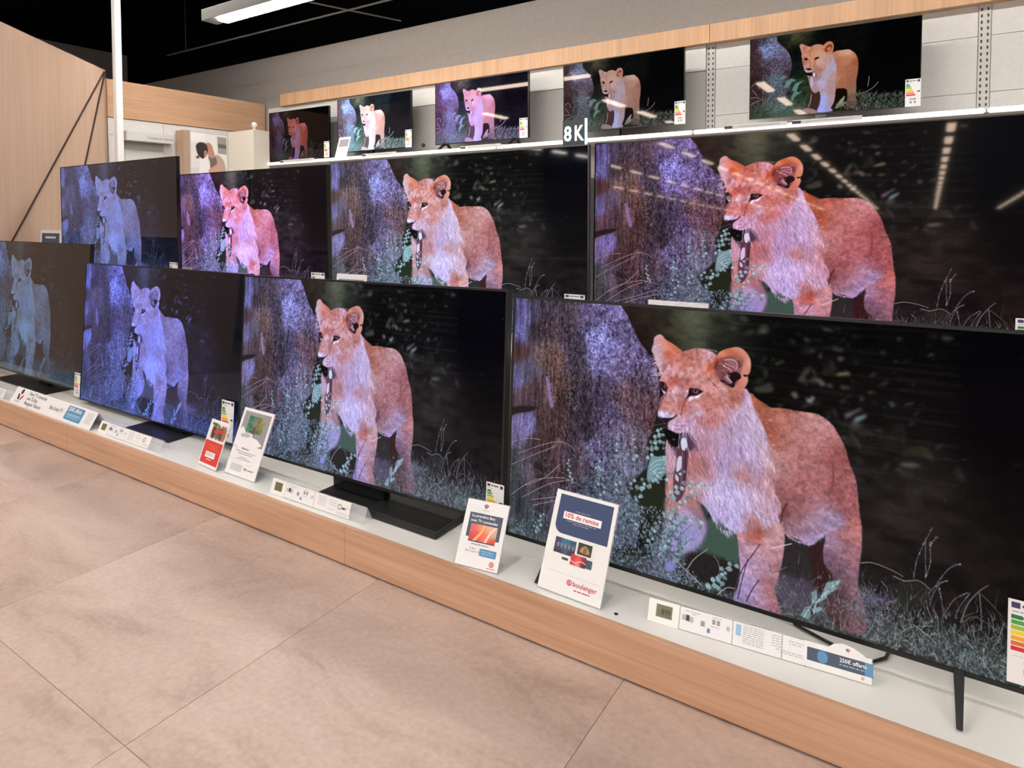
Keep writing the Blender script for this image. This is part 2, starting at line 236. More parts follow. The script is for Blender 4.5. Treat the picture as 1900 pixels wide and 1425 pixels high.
    bf = C.field(F('f', [(560, 370, 206, 104, 66), (600, 420, 190, 96, 62), (640, 500, 172, 84, 56), (655, 570, 196, 110, 84), (620, 450, 204, 122, 94), (690, 425, 178, 92, 70), (740, 430, 190, 104, 84), (700, 470, 214, 142, 122), (780, 450, 214, 144, 128), (850, 455, 226, 166, 152), (900, 490, 218, 150, 140), (780, 550, 206, 134, 122), (860, 560, 208, 136, 128), (930, 560, 204, 130, 124), (960, 600, 170, 92, 84), (990, 660, 162, 84, 76), (940, 650, 172, 96, 90), (1000, 730, 196, 118, 110), (1035, 800, 190, 110, 106), (680, 620, 208, 144, 132), (700, 680, 204, 140, 130), (650, 700, 200, 150, 150), (760, 650, 196, 122, 114), (850, 700, 190, 116, 110), (780, 780, 184, 110, 106), (880, 780, 186, 112, 108), (690, 780, 182, 112, 104), (650, 820, 178, 112, 106), (720, 850, 160, 92, 88), (700, 900, 126, 70, 72), (780, 880, 184, 112, 108), (860, 860, 184, 118, 118), (940, 830, 174, 100, 98), (980, 860, 178, 98, 96), (760, 960, 188, 134, 138), (900, 900, 188, 156, 178), (840, 960, 184, 148, 168), (930, 940, 180, 160, 196), (830, 1030, 178, 160, 214), (780, 1000, 172, 130, 144), (1030, 900, 182, 104, 102), (985, 790, 166, 88, 86)]), 17)
    bl_ = bf.mean(-1, keepdims=True); bf = (bl_+(bf-bl_)*.92)*np.array([.94, .92, .96])
    C.fill(body, bf)
    # near front leg
    leg = C.mask(T('b', (600, 640), (660, 560), (800, 560), (930, 620), (962, 700), (970, 770), (958, 880), (938, 980), (916, 1060), (902, 1110), (914, 1190), (945, 1290), (940, 1330), (700, 1330), (610, 1200), (640, 1100), (655, 1020), (655, 940), (648, 860), (640, 760)), .8)
    lf = C.field(F('b', [(700, 620, 180, 128, 138), (760, 720, 176, 92, 76), (720, 740, 182, 104, 92), (850, 660, 190, 140, 140), (930, 700, 196, 148, 148), (880, 780, 200, 150, 152), (680, 800, 196, 148, 168), (760, 860, 196, 152, 168), (880, 880, 194, 142, 146), (940, 820, 186, 136, 140), (690, 900, 184, 146, 178), (700, 980, 190, 154, 190), (820, 960, 188, 150, 178), (900, 970, 178, 124, 128), (720, 1060, 184, 156, 204), (840, 1040, 178, 124, 130), (680, 1120, 170, 150, 204), (780, 1140, 180, 142, 172), (860, 1130, 176, 116, 118), (880, 1220, 172, 114, 124), (780, 1230, 174, 138, 174), (920, 1270, 160, 104, 116), (660, 1180, 150, 134, 176)]), 12)
    # far front leg: lavender bent knee
    far = C.mask(T('b', (150, 470), (330, 480), (410, 600), (425, 700), (390, 790), (330, 840), (260, 860), (190, 850), (120, 760), (130, 640)), 3.5)
    C.fill(far, C.field(F('b', [(180, 500, 186, 126, 122), (350, 520, 176, 120, 124), (380, 600, 150, 110, 126), (410, 690, 160, 140, 180), (300, 620, 176, 156, 196), (280, 720, 150, 142, 200), (340, 740, 160, 148, 204), (220, 680, 150, 150, 188), (240, 820, 158, 148, 206), (160, 600, 160, 140, 150)]), 11))
    x, y = C.scatter(far, 700); C.strokes(x, y, np.pi/2-.4+rng.normal(0, .35, 700), rng.uniform(4, 11, 700), np.clip(C.pick(x, y)*(1+rng.normal(0, .12, (700, 1))), 0, 255), .9, .5, rng.normal(0, .4, 700))
    # chest & neck
    chest = C.mask(T('f', (150, 560), (200, 560), (260, 480), (360, 440), (440, 380), (515, 318), (545, 345), (570, 420), (610, 500), (640, 600), (665, 720), (660, 800), (690, 870), (670, 930), (600, 960), (500, 990), (440, 975), (400, 940), (370, 940), (345, 890), (300, 850), (230, 820), (150, 830), (148, 700)), 1.2)
    cf = C.field(F('f', [(520, 340, 196, 170, 204), (500, 400, 200, 176, 208), (545, 420, 206, 180, 206), (560, 480, 202, 176, 210), (450, 460, 190, 158, 188), (520, 540, 194, 170, 208), (590, 560, 202, 174, 200), (400, 520, 186, 150, 176), (330, 580, 188, 140, 156), (440, 600, 184, 156, 196), (560, 620, 192, 168, 208), (630, 620, 206, 168, 178), (280, 660, 178, 114, 112), (330, 680, 174, 118, 126), (300, 760, 196, 142, 148), (400, 680, 182, 156, 196), (480, 660, 180, 154, 190), (510, 720, 186, 118, 108), (560, 720, 188, 158, 190), (450, 770, 196, 180, 226), (360, 800, 196, 180, 226), (520, 800, 198, 178, 216), (600, 780, 196, 158, 176), (640, 760, 194, 138, 134), (400, 880, 186, 168, 218), (480, 880, 190, 174, 230), (580, 860, 198, 170, 196), (640, 880, 190, 150, 170), (450, 960, 186, 172, 230), (170, 620, 200, 158, 178), (170, 760, 196, 138, 136), (200, 820, 182, 128, 128), (250, 820, 190, 140, 146), (560, 930, 176, 116, 116)]), 15)
    C.fill(leg, lf); C.fill(chest, cf)
    # head
    head = C.mask(T('a', (215, 400), (330, 350), (450, 300), (540, 270), (640, 256), (740, 275), (830, 315), (870, 360), (960, 420), (1060, 700), (1180, 760), (1200, 840), (1180, 900), (1100, 960), (1000, 1080), (860, 1180), (720, 1240), (600, 1280), (480, 1275), (380, 1275), (290, 1240), (255, 1190), (215, 1130), (160, 1085), (148, 1040), (165, 940), (190, 850), (225, 800), (200, 730), (170, 660), (180, 610), (200, 580)), .8)
    hd = C.field(F('a', [(300, 420, 206, 138, 130), (280, 520, 206, 164, 178), (230, 610, 214, 168, 166), (400, 400, 206, 130, 112), (500, 320, 186, 116, 100), (600, 300, 196, 130, 116), (740, 310, 206, 166, 178), (820, 340, 206, 160, 170), (520, 440, 204, 132, 116), (640, 420, 206, 146, 136), (760, 420, 208, 160, 162), (400, 520, 212, 150, 142), (560, 560, 214, 168, 162), (680, 560, 212, 156, 148), (800, 480, 198, 104, 74), (740, 560, 206, 130, 106), (380, 640, 176, 94, 84), (290, 640, 196, 116, 100), (300, 700, 204, 126, 112), (460, 640, 206, 152, 148), (510, 660, 164, 92, 84), (560, 700, 212, 156, 142), (680, 700, 206, 150, 140), (820, 720, 206, 150, 144), (900, 800, 206, 156, 150), (380, 780, 210, 170, 178), (330, 840, 206, 160, 162), (450, 860, 178, 112, 104), (480, 960, 188, 116, 104), (260, 900, 196, 136, 122), (220, 960, 196, 130, 116), (340, 980, 200, 146, 142), (410, 950, 190, 128, 118), (600, 960, 206, 156, 156), (650, 880, 206, 150, 142), (760, 900, 196, 130, 118), (640, 1040, 208, 172, 190), (560, 1020, 200, 156, 168), (850, 880, 190, 128, 110), (940, 920, 196, 136, 124), (1080, 860, 188, 118, 98), (1140, 900, 196, 150, 160), (760, 1020, 196, 138, 132), (860, 1040, 198, 142, 138), (680, 1140, 180, 122, 118), (800, 1140, 184, 126, 124), (960, 1000, 202, 164, 180), (560, 1140, 206, 176, 206), (230, 1050, 206, 200, 238), (420, 1080, 200, 160, 172), (360, 1170, 206, 172, 200), (460, 1190, 200, 168, 196), (330, 1230, 196, 158, 190), (560, 1240, 190, 150, 170), (700, 1240, 190, 158, 190), (170, 1080, 206, 196, 230), (195, 760, 196, 170, 200), (220, 860, 190, 140, 150)]), 9)
    hd = hd*np.array([1., .925, .935])
    C.fill(head, hd)
    # ears
    ear1 = T('a', (165, 88), (205, 100), (250, 150), (330, 200), (400, 250), (450, 300), (400, 330), (340, 370), (290, 420), (250, 500), (190, 590), (150, 580), (165, 520), (130, 440), (115, 360), (75, 280), (100, 215), (108, 130))
    C.fill(C.mask(ear1, .8), C.field(F('a', [(165, 100, 216, 170, 172), (200, 150, 222, 136, 116), (300, 210, 214, 118, 88), (400, 270, 206, 110, 82), (280, 330, 206, 92, 66), (330, 320, 214, 120, 92), (240, 240, 226, 150, 128), (150, 200, 206, 156, 166), (110, 280, 200, 164, 184), (160, 350, 206, 164, 178), (200, 420, 204, 150, 156), (250, 400, 206, 130, 118), (170, 500, 206, 172, 190), (190, 570, 176, 130, 140), (220, 500, 168, 110, 108)]), 7))
    C.line(T('a', (185, 130), (240, 210), (300, 270), (370, 330)), (232, 150, 124), 1.1, .8, .4)
    ear2 = T('a', (860, 350), (900, 300), (980, 265), (1090, 245), (1160, 260), (1220, 310), (1262, 380), (1275, 450), (1265, 540), (1235, 600), (1240, 650), (1210, 720), (1150, 780), (1050, 760), (960, 750), (880, 730), (800, 660), (740, 580), (740, 500), (800, 430))
    C.fill(C.mask(ear2, .8), C.field(F('a', [(900, 320, 222, 142, 112), (1000, 290, 206, 112, 78), (1100, 265, 224, 150, 124), (1200, 330, 220, 140, 112), (1250, 430, 226, 160, 136), (1220, 520, 214, 138, 112), (1150, 400, 176, 96, 84), (1080, 320, 190, 96, 66), (880, 400, 196, 92, 62), (800, 480, 200, 96, 64), (900, 500, 150, 72, 66), (980, 470, 160, 96, 98), (1060, 440, 196, 146, 160), (1000, 560, 150, 90, 92), (860, 580, 178, 90, 80), (790, 590, 206, 130, 118), (840, 650, 204, 132, 126), (900, 700, 206, 146, 142), (950, 620, 120, 66, 70), (1100, 700, 206, 122, 100), (1180, 660, 214, 132, 108), (1220, 640, 222, 150, 130), (1140, 760, 200, 126, 112), (1000, 740, 200, 140, 134)]), 7))
    C.poly(T('a', (830, 430), (900, 380), (1000, 350), (1100, 365), (1160, 430), (1160, 540), (1120, 660), (1050, 735), (960, 700), (880, 610), (835, 530)), (128, 70, 72), 1.6, .62)
    C.poly(T('a', (1020, 560), (1080, 540), (1140, 570), (1150, 620), (1090, 660), (1060, 735), (990, 700), (920, 660), (900, 640), (960, 650), (1010, 690), (1030, 650), (1000, 600), (950, 530)), (34, 12, 18), .7, .95)
    C.poly(T('a', (1180, 575), (1230, 580), (1275, 565), (1240, 590), (1200, 605)), (26, 10, 14), .5, .9)
    C.poly(T('a', (830, 450), (870, 430), (860, 500), (840, 520)), (110, 44, 40), 1, .7); C.poly(T('a', (1110, 420), (1160, 400), (1170, 460), (1130, 500)), (104, 48, 52), 1.2, .6)
    for p, c in [(((940, 470), (1000, 500), (1050, 540)), (226, 200, 220)), (((960, 440), (1030, 470), (1080, 500)), (206, 160, 170)), (((960, 400), (1060, 400), (1110, 450), (1090, 520)), (220, 180, 196)), (((1000, 430), (1060, 440), (1080, 490)), (176, 120, 128)), (((980, 580), (1010, 630), (1050, 675)), (236, 226, 246)), (((960, 600), (1000, 650), (1040, 690)), (210, 190, 220)), (((900, 440), (960, 470), (1010, 520)), (190, 130, 130)), (((930, 520), (980, 560), (1020, 600)), (180, 130, 140)), (((1090, 380), (1140, 400), (1160, 450)), (190, 120, 112)), (((750, 570), (810, 640), (880, 720)), (226, 166, 160)), (((800, 580), (860, 650), (930, 710)), (216, 150, 146)), (((770, 620), (830, 700), (880, 740)), (150, 76, 70)), (((880, 600), (940, 640), (990, 690)), (110, 56, 66))]:
        C.line(T('a', *p), c, .8, .85, .4)
    # brow / forehead markings
    for x, y, rx, ry, ro, c in [(440, 480, 40, 14, -1, (172, 92, 80)), (490, 400, 36, 12, -1.1, (168, 92, 80)), (560, 360, 34, 12, -1.2, (178, 100, 88)), (620, 330, 28, 10, -1, (176, 98, 84)), (400, 430, 36, 12, -.9, (180, 104, 92)), (510, 660, 22, 48, .1, (160, 84, 76)), (380, 650, 44, 34, .2, (168, 88, 80)), (300, 620, 30, 20, -.5, (196, 112, 98)), (500, 560, 50, 12, -.2, (190, 126, 120)), (670, 300, 20, 8, .5, (150, 100, 96)), (690, 370, 22, 7, .3, (140, 86, 84)), (340, 560, 24, 40, .4, (224, 184, 186)), (560, 500, 30, 22, 0, (222, 176, 168)), (430, 580, 22, 30, .3, (220, 176, 172)), (460, 330, 40, 10, -.5, (168, 98, 84)), (330, 380, 36, 10, -.7, (190, 118, 104)), (840, 880, 34, 20, .2, (168, 102, 92)), (700, 1150, 50, 24, -.2, (164, 102, 100)), (820, 1130, 40, 26, .3, (168, 106, 108)), (930, 940, 40, 18, -.5, (182, 116, 104)), (760, 1060, 40, 16, -.4, (186, 124, 120)), (1080, 860, 40, 20, -.6, (176, 102, 82)), (640, 1040, 60, 30, -.3, (214, 184, 206)), (360, 780, 40, 60, .2, (216, 178, 186)), (600, 940, 60, 26, .2, (210, 166, 168))]:
        blob('a', x, y, rx, ry, ro, c, .6, 1.6)
    # eyes
    C.poly(T('a', (176, 655), (225, 665), (262, 705), (262, 770), (235, 810), (212, 760), (190, 715)), (44, 22, 26), .6, .95)
    C.poly(T('a', (185, 722), (212, 762), (246, 780), (240, 812), (215, 790)), (224, 206, 232), .5, .95); blob('a', 236, 712, 16, 26, 0, (130, 84, 80), .7, .6); blob('a', 214, 696, 12, 14, 0, (30, 16, 20), .8, .5)
    C.line(T('a', (246, 800), (215, 850), (185, 920), (168, 1000)), (120, 60, 60), .8, .6)
    C.poly(T('a', (522, 760), (545, 735), (600, 738), (650, 755), (700, 782), (680, 800), (640, 820), (570, 830), (525, 838), (490, 865), (482, 850), (515, 815)), (38, 20, 24), .6, .97)
    C.poly(T('a', (520, 870), (545, 835), (610, 832), (660, 805), (690, 790), (680, 815), (640, 850), (590, 865), (545, 885), (525, 900)), (232, 216, 238), .6, .97)
    C.poly(T('a', (460, 830), (490, 770), (520, 765), (515, 800), (490, 850), (465, 850)), (222, 190, 206), .8, .8)
    blob('a', 602, 778, 40, 24, .1, (132, 92, 92), .9, .8); blob('a', 598, 768, 18, 16, 0, (34, 18, 22), .9, .5); blob('a', 586, 758, 6, 5, 0, (210, 200, 220), .8, .4)
    C.line(T('a', (500, 870), (455, 940), (440, 1010), (425, 1060)), (150, 84, 78), 1.2, .6)
    C.line(T('a', (545, 705), (620, 715), (720, 770)), (176, 110, 100), .8, .5)
    # nose and mouth
    C.poly(T('a', (148, 1030), (200, 1015), (300, 1050), (345, 1070), (320, 1092), (240, 1092), (180, 1085)), (212, 206, 242), .8, .9)
    C.poly(T('a', (155, 1065), (200, 1088), (300, 1092), (345, 1075), (380, 1048), (372, 1075), (320, 1112), (280, 1140), (268, 1180), (268, 1225), (252, 1190), (225, 1140), (185, 1105)), (42, 22, 30), .6, .97)
    C.poly(T('a', (268, 1180), (300, 1130), (380, 1115), (500, 1140), (560, 1180), (590, 1240), (500, 1250), (420, 1270), (340, 1262), (285, 1240)), (204, 174, 206), 1.2, .75)
    for yy, x0, x1 in [(1178, 320, 480), (1192, 360, 470), (1140, 380, 520), (1228, 360, 440)]:
        for k in np.linspace(x0, x1, 7): blob('a', k+rng.uniform(-6, 6), yy+rng.uniform(-4, 4), 9, 4, .1, (120, 70, 82), .7, .5)
    mouth = T('f', (140, 510), (165, 512), (190, 525), (215, 545), (218, 575), (205, 592), (180, 585), (155, 560), (143, 535)); C.poly(mouth, (14, 8, 12), .8, .97)
    blob('a', 340, 1352, 22, 9, .1, (110, 100, 92), .8, .6); blob('a', 290, 1300, 12, 7, .6, (70, 60, 60), .7, .6)
    C.poly(T('f', (215, 530), (255, 520), (285, 560), (290, 590), (262, 600), (235, 575)), (62, 40, 72), 1.2, .75)
    # fur
    def fur(m, n, ang, lo, hi, amp=.22, wid=.75, op=.5, sp=.3, add=0):
        x, y = C.scatter(m, n); col = np.clip(C.pick(x, y)*(1+rng.normal(0, amp, (n, 1)))+add*rng.random((n, 1)), 0, 255)
        C.strokes(x, y, (ang(x, y) if callable(ang) else ang)+rng.normal(0, sp, n), rng.uniform(lo, hi, n), col, wid, op, rng.normal(0, .4, n), True, 8)
    hx, hy = T('a', (420, 900))[0]
    fur(head, 2600, lambda x, y: np.arctan2(y-hy, x-hx), 2, 6, .08, .7, .5, .4)
    blotch = C.noise(9, 7, 77, 3)-.5; big = C.noise(22, 18, 78, 2)-.5; k_ = np.clip(body+hind+leg, 0, 1)*(1-chest)
    C.a *= 1+(k_*(.42*blotch+.18*big))[..., None]; C.a *= 1+(chest*(.3*(C.noise(5, 26, 79, 3)-.5)))[..., None]; C.a *= 1+(head*(.5*(C.noise(7, 8, 80, 3)-.5)))[..., None]
    sp_ = np.clip((C.noise(4, 4, 81, 2)-.6)*6, 0, 1)*np.clip(body+hind, 0, 1)*(1-chest); C.a = C.a*(1-.12*sp_[..., None])
    fur(body*(1-chest), 5200, np.pi/2-.5, 2, 6, .08, .8, .5, .5)
    fur(hind, 1800, np.pi/2, 2, 6, .1, .7, .5, .4); fur(leg*(1-chest), 1500, np.pi/2+.1, 2, 6, .08, .7, .5, .5)
    cx, cy = T('f', (330, 480))[0]
    fur(chest, 5200, lambda x, y: np.pi/2-.35-.25*np.sin((x-cx)/40), 5, 16, .09, .9, .45, .28, 6)
    x, y = C.scatter(chest, 1500); lk = np.clip(C.pick(x, y)*rng.choice([.78, .86, 1.08, 1.16], 1500)[:, None], 0, 255)
    C.strokes(x, y, np.pi/2-.3+rng.normal(0, .22, 1500), rng.uniform(10, 30, 1500), lk, 1.3, .42, rng.normal(0, .3, 1500), True, 20)
    # fringes
    fm = C.mask(T('f', (330, 800), (640, 900), (680, 950), (560, 985), (440, 985), (360, 940)), 3)*chest
    fur(fm, 700, np.pi/2-.3, 8, 24, .2, .9, .6, .2, 25)
    for k in range(60):
        p = T('f', (rng.uniform(360, 670), 0))[0]; u = rng.random(); q = T('f', (370+300*u, 900+40*np.sin(u*9)+60*(u < .35)*u*3+20*(1-u)))[0]
        C.line([q, q+[rng.uniform(-1, 3), 6], q+[rng.uniform(1, 7), rng.uniform(10, 18)]], np.array([206, 190, 226])*rng.uniform(.75, 1.1), 1., .6, .8)
    ef = T('a', *np.c_[np.linspace(110, 200, 40), np.linspace(190, 590, 40)])
    C.strokes(ef[:, 0]+3, ef[:, 1], np.pi-.2+rng.normal(0, .25, 40)-.3, rng.uniform(4, 10, 40), np.array([[222, 190, 200]])*rng.uniform(.8, 1.1, (40, 1)), .8, .8, .2)
    for k in range(46):
        a_ = np.array([rng.uniform(110, 190), rng.uniform(190, 580)]); p0 = T('a', a_)[0]; C.line([p0+[3, 0], p0+[-3, 2], p0+[-rng.uniform(6, 11), rng.uniform(3, 8)]], np.array([220, 184, 192])*rng.uniform(.75, 1.1), .8, .7, .8)
    tp = T('f', *np.c_[np.linspace(240, 390, 60), 132+14*np.sin(np.linspace(0, 3.1, 60)*-1)+14]); C.strokes(tp[:, 0], tp[:, 1], -np.pi/2+rng.normal(.2, .4, 60), rng.uniform(2, 5, 60), np.array([[196, 150, 146]])*rng.uniform(.7, 1.1, (60, 1)), .6, .7)
    bl = T('b', *np.c_[np.linspace(980, 1240, 60), 735+55*np.sin(np.linspace(0, 3.1, 60))]); C.strokes(bl[:, 0], bl[:, 1], np.pi/2-.3+rng.normal(0, .3, 60), rng.uniform(3, 9, 60), np.array([[188, 166, 206]])*rng.uniform(.7, 1.1, (60, 1)), .8, .6)
    # shoulder crease, flank shadow
    C.line(T('b', (985, 520), (955, 580), (940, 660)), (96, 48, 52), 1.8, .7, .4); C.line(T('b', (1305, 240), (1310, 330), (1300, 430)), (146, 76, 72), 2, .5)
    # stick held in the mouth
    C.poly(T('f', (198, 600), (228, 560), (262, 570), (252, 640), (245, 720), (236, 800), (205, 850), (186, 830), (182, 740), (196, 660)), (92, 58, 74), .7, .95)
    C.poly(T('f', (218, 560), (240, 550), (248, 590), (236, 610), (222, 600)), (206, 224, 240), .7, .95); C.poly(T('f', (205, 640), (222, 640), (220, 690), (198, 710), (196, 680)), (220, 214, 240), .6, .9)
    C.poly(T('f', (192, 720), (206, 735), (206, 755), (192, 745)), (214, 200, 226), .6, .9); C.line(T('f', (225, 620), (222, 700), (215, 800)), (140, 100, 120), .8, .7); C.line(T('f', (240, 600), (238, 700), (228, 790)), (58, 34, 48), .9, .7)
    for a0, b0 in [((215, 520), (208, 600)), ((228, 520), (232, 600)), ((240, 518), (262, 640)), ((250, 518), (285, 575)), ((258, 520), (292, 560)), ((232, 520), (246, 610))]:
        C.line(T('f', a0, ((a0[0]+b0[0])/2-3, (a0[1]+b0[1])/2), b0), (220, 212, 236), .4, .7)
    for p in [((150, 480), (90, 490), (40, 510)), ((150, 495), (100, 515), (60, 540))]: C.line(T('f', *p), (150, 130, 140), .35, .5)
    # ---------- foreground plants
    for k in range(9):
        x0, y0 = rng.uniform(60, 260), rng.uniform(960, 1120); leafy('f', ((x0, y0+60), (x0+rng.normal(8, 14), y0), (x0+rng.normal(30, 20), y0-60)), 10, rng.uniform(6, 8.5), np.array([128, 156, 172])*rng.uniform(.7, 1.05))
    for pts, n, s in [(((150, 860), (190, 800), (250, 770), (340, 780)), 12, 10), (((170, 980), (190, 900), (240, 840), (290, 800)), 12, 9), (((180, 990), (230, 940), (290, 935), (315, 975)), 10, 9), (((120, 1120), (150, 1020), (180, 920)), 14, 9), (((60, 1080), (90, 980), (150, 900)), 14, 9), (((20, 760), (80, 730), (150, 720), (240, 715)), 9, 8), (((60, 660), (90, 600), (130, 530)), 8, 9), (((0, 800), (60, 770), (150, 740)), 8, 8)]:
        leafy('f', pts, n, s, (146, 180, 188))
    x, y = C.scatter(C.mask(T('f', (-100, 900), (60, 880), (180, 900), (220, 1000), (200, 1110), (300, 1250), (100, 1250), (-200, 1180)), 6), 900)
    C.strokes(x, y, rng.uniform(-2.7, -.4, 900), rng.uniform(3, 9, 900), np.array([[122, 138, 160]])*rng.uniform(.4, 1.2, (900, 1)), 1., .6, rng.normal(0, .8, 900), False, 9)
    blob('b', 170, 955, 34, 40, .3, (142, 144, 220), .8, 2); blob('b', 300, 720, 60, 90, .1, (160, 152, 214), .2, 5)
    leafy('b', ((520, 1150), (520, 1040), (540, 980), (630, 940)), 8, 11, (150, 190, 196)); leafy('b', ((440, 1130), (480, 1060), (560, 1010)), 7, 10, (140, 176, 184))
    for q in [((1200, 1205), (1240, 1120), (1260, 1070), (1362, 1052), (1330, 1120), (1262, 1160)), ((1150, 1200), (1150, 1140), (1190, 1120), (1196, 1180), (1180, 1220)), ((1075, 1300), (1110, 1240), (1140, 1230), (1150, 1290), (1130, 1330)), ((1160, 1250), (1220, 1240), (1236, 1256), (1190, 1284), (1160, 1276)), ((1190, 1220), (1230, 1150), (1280, 1120), (1260, 1180))]:
        C.poly(T('b', *q), np.array([132, 170, 172])*rng.uniform(.88, 1.08), .8, .95, False)
    C.line(T('b', (1170, 1290), (1190, 1210), (1270, 1130), (1340, 1070)), (176, 208, 206), .8, .7); C.line(T('b', (1100, 1310), (1140, 1250), (1170, 1200)), (170, 200, 200), .8, .7)
    for p, c, w in [(((600, 1170), (660, 1000), (740, 880), (800, 800)), (70, 56, 78), 1.), (((640, 1180), (670, 1050), (710, 905)), (64, 54, 70), .9), (((700, 1200), (740, 1120), (790, 1050)), (58, 48, 62), .9), (((880, 830), (950, 815), (1018, 800)), (216, 196, 206), 1.), (((290, 970), (340, 900), (430, 835)), (150, 150, 150), 1.), (((215, 920), (300, 1000), (400, 1100)), (170, 160, 170), .9), (((280, 1000), (320, 1080), (330, 1090)), (140, 136, 140), .9), (((470, 880), (510, 950), (520, 1160)), (120, 120, 122), .8), (((500, 1150), (560, 1105), (620, 1110)), (170, 170, 176), .9), (((860, 930), (880, 1000), (985, 960)), (120, 104, 110), .7)]:
        C.line(T('b', *p), c, w, .85, .3)
    # grass heads & blades at the right
    def seed(pts, w=1.3, c=(176, 172, 178)):
        p = C.smooth(T('e', *pts), 14, False); C.line(T('e', *pts), np.array(c)*.6, .45, .6)
        n = int(len(p)*.8); i = rng.integers(0, len(p), n); C.dots(p[i, 0]+rng.normal(0, .9, n), p[i, 1]+rng.normal(0, .7, n), np.array([c])*rng.uniform(.6, 1.15, (n, 1)), rng.uniform(.35, w*.75, n), .8)
    for p in [((765, 610), (785, 490), (830, 380), (900, 250)), ((850, 610), (848, 470), (850, 330)), ((855, 600), (885, 480), (880, 350)), ((880, 380), (905, 345), (938, 316)), ((930, 650), (1000, 560), (1060, 520), (1108, 512)), ((870, 720), (930, 660), (1000, 630)), ((850, 770), (870, 850), (900, 920)), ((980, 860), (960, 760), (945, 680)), ((880, 800), (905, 720), (960, 640)), ((1000, 840), (1060, 760), (1150, 718)), ((1060, 900), (1090, 820), (1168, 720))]: seed(p)
    for p, c, w in [(((385, 500), (470, 500), (600, 550), (690, 600)), (150, 146, 142), 1.2), (((620, 595), (700, 630), (800, 630), (890, 700)), (120, 126, 122), 1.6), (((1100, 930), (1150, 800), (1230, 710), (1300, 665)), (110, 110, 106), 1.8), (((1250, 730), (1320, 800), (1400, 890)), (84, 84, 82), 1.3), (((1235, 720), (1245, 850), (1250, 980)), (112, 116, 112), 1.2), (((1110, 930), (1200, 890), (1320, 960), (1380, 1010)), (78, 84, 80), 1.6), (((490, 850), (620, 940), (640, 960)), (132, 132, 138), 1.), (((760, 945), (850, 1010), (930, 1085)), (168, 168, 170), 1.1), (((640, 1010), (760, 960), (910, 955)), (132, 132, 134), 1.1), (((1085, 1015), (1200, 1130), (1320, 1300)), (156, 176, 174), 1.3), (((1410, 935), (1370, 1050), (1310, 1150)), (118, 126, 122), 1.4), (((1180, 950), (1200, 1040), (1220, 1110)), (110, 124, 120), 1.2), (((640, 930), (620, 1080), (680, 1100)), (140, 136, 144), 1.4), (((640, 1010), (740, 1080), (830, 1160)), (150, 146, 152), 1.1), (((830, 1020), (820, 1150), (825, 1160)), (122, 124, 130), 1.8), (((530, 630), (570, 680), (580, 740)), (130, 130, 128), .9), (((420, 1020), (470, 950), (495, 900)), (140, 146, 150), 1.1), (((740, 850), (745, 900), (750, 930)), (116, 122, 120), 1.2), (((1130, 1120), (1110, 1200), (1090, 1260)), (130, 160, 160), 2.2), (((1150, 1150), (1140, 1200), (1130, 1240)), (140, 160, 160), 1.3), (((1265, 1110), (1260, 1190), (1270, 1250)), (150, 180, 180), 1.6), (((1300, 900), (1302, 1000), (1290, 1060)), (100, 106, 104), 1.1), (((1060, 940), (1050, 1010), (1075, 1110)), (110, 128, 124), 1.4), (((930, 880), (940, 960), (935, 1010)), (120, 124, 124), 1.2), (((180, 970), (190, 920), (192, 880)), (140, 146, 146), 1.1), (((240, 980), (236, 900), (240, 840)), (140, 142, 146), 1.1), (((260, 960), (280, 900), (300, 860)), (132, 134, 138), 1.), (((310, 930), (320, 850), (326, 770)), (128, 116, 126), .9)]:
        C.line(T('e', *p), np.array(c)*.92, w*.72, .8, .45)
    t_ = np.exp(-((C.Y/H-.9)/.06)**2)*np.clip((C.X/W-.58)*9, 0, 1); grass(t_, 420, 14, 44, (112, 118, 112), sp=.35, wid=.55, op=.6); grass(t_*(C.X < W*.78), 300, 6, 16, (120, 116, 134), sp=.6)
    rr = np.clip((C.Y/H-.86)*8, 0, 1)*(C.X > W*.52)
    grass(rr*(C.X > W*.72), 500, 6, 22, (120, 138, 134), sp=.7); grass(rr, 260, 4, 14, (128, 126, 134), sp=.5)
    lum = C.a @ np.array([.3, .59, .11]); C.a = np.clip(lum[..., None]+(C.a-lum[..., None])*.86, 0, 1)
    g = rng.normal(0, .012, (H, W)); C.a = np.clip(C.a+g[..., None], 0, 1)
    return C.a
HB = np.array([[0.000652203, 1.02029e-05, -0.0525373], [0.000183707, 0.00121111, -0.443721], [8.53133e-05, -1.05193e-06, 1.0]])
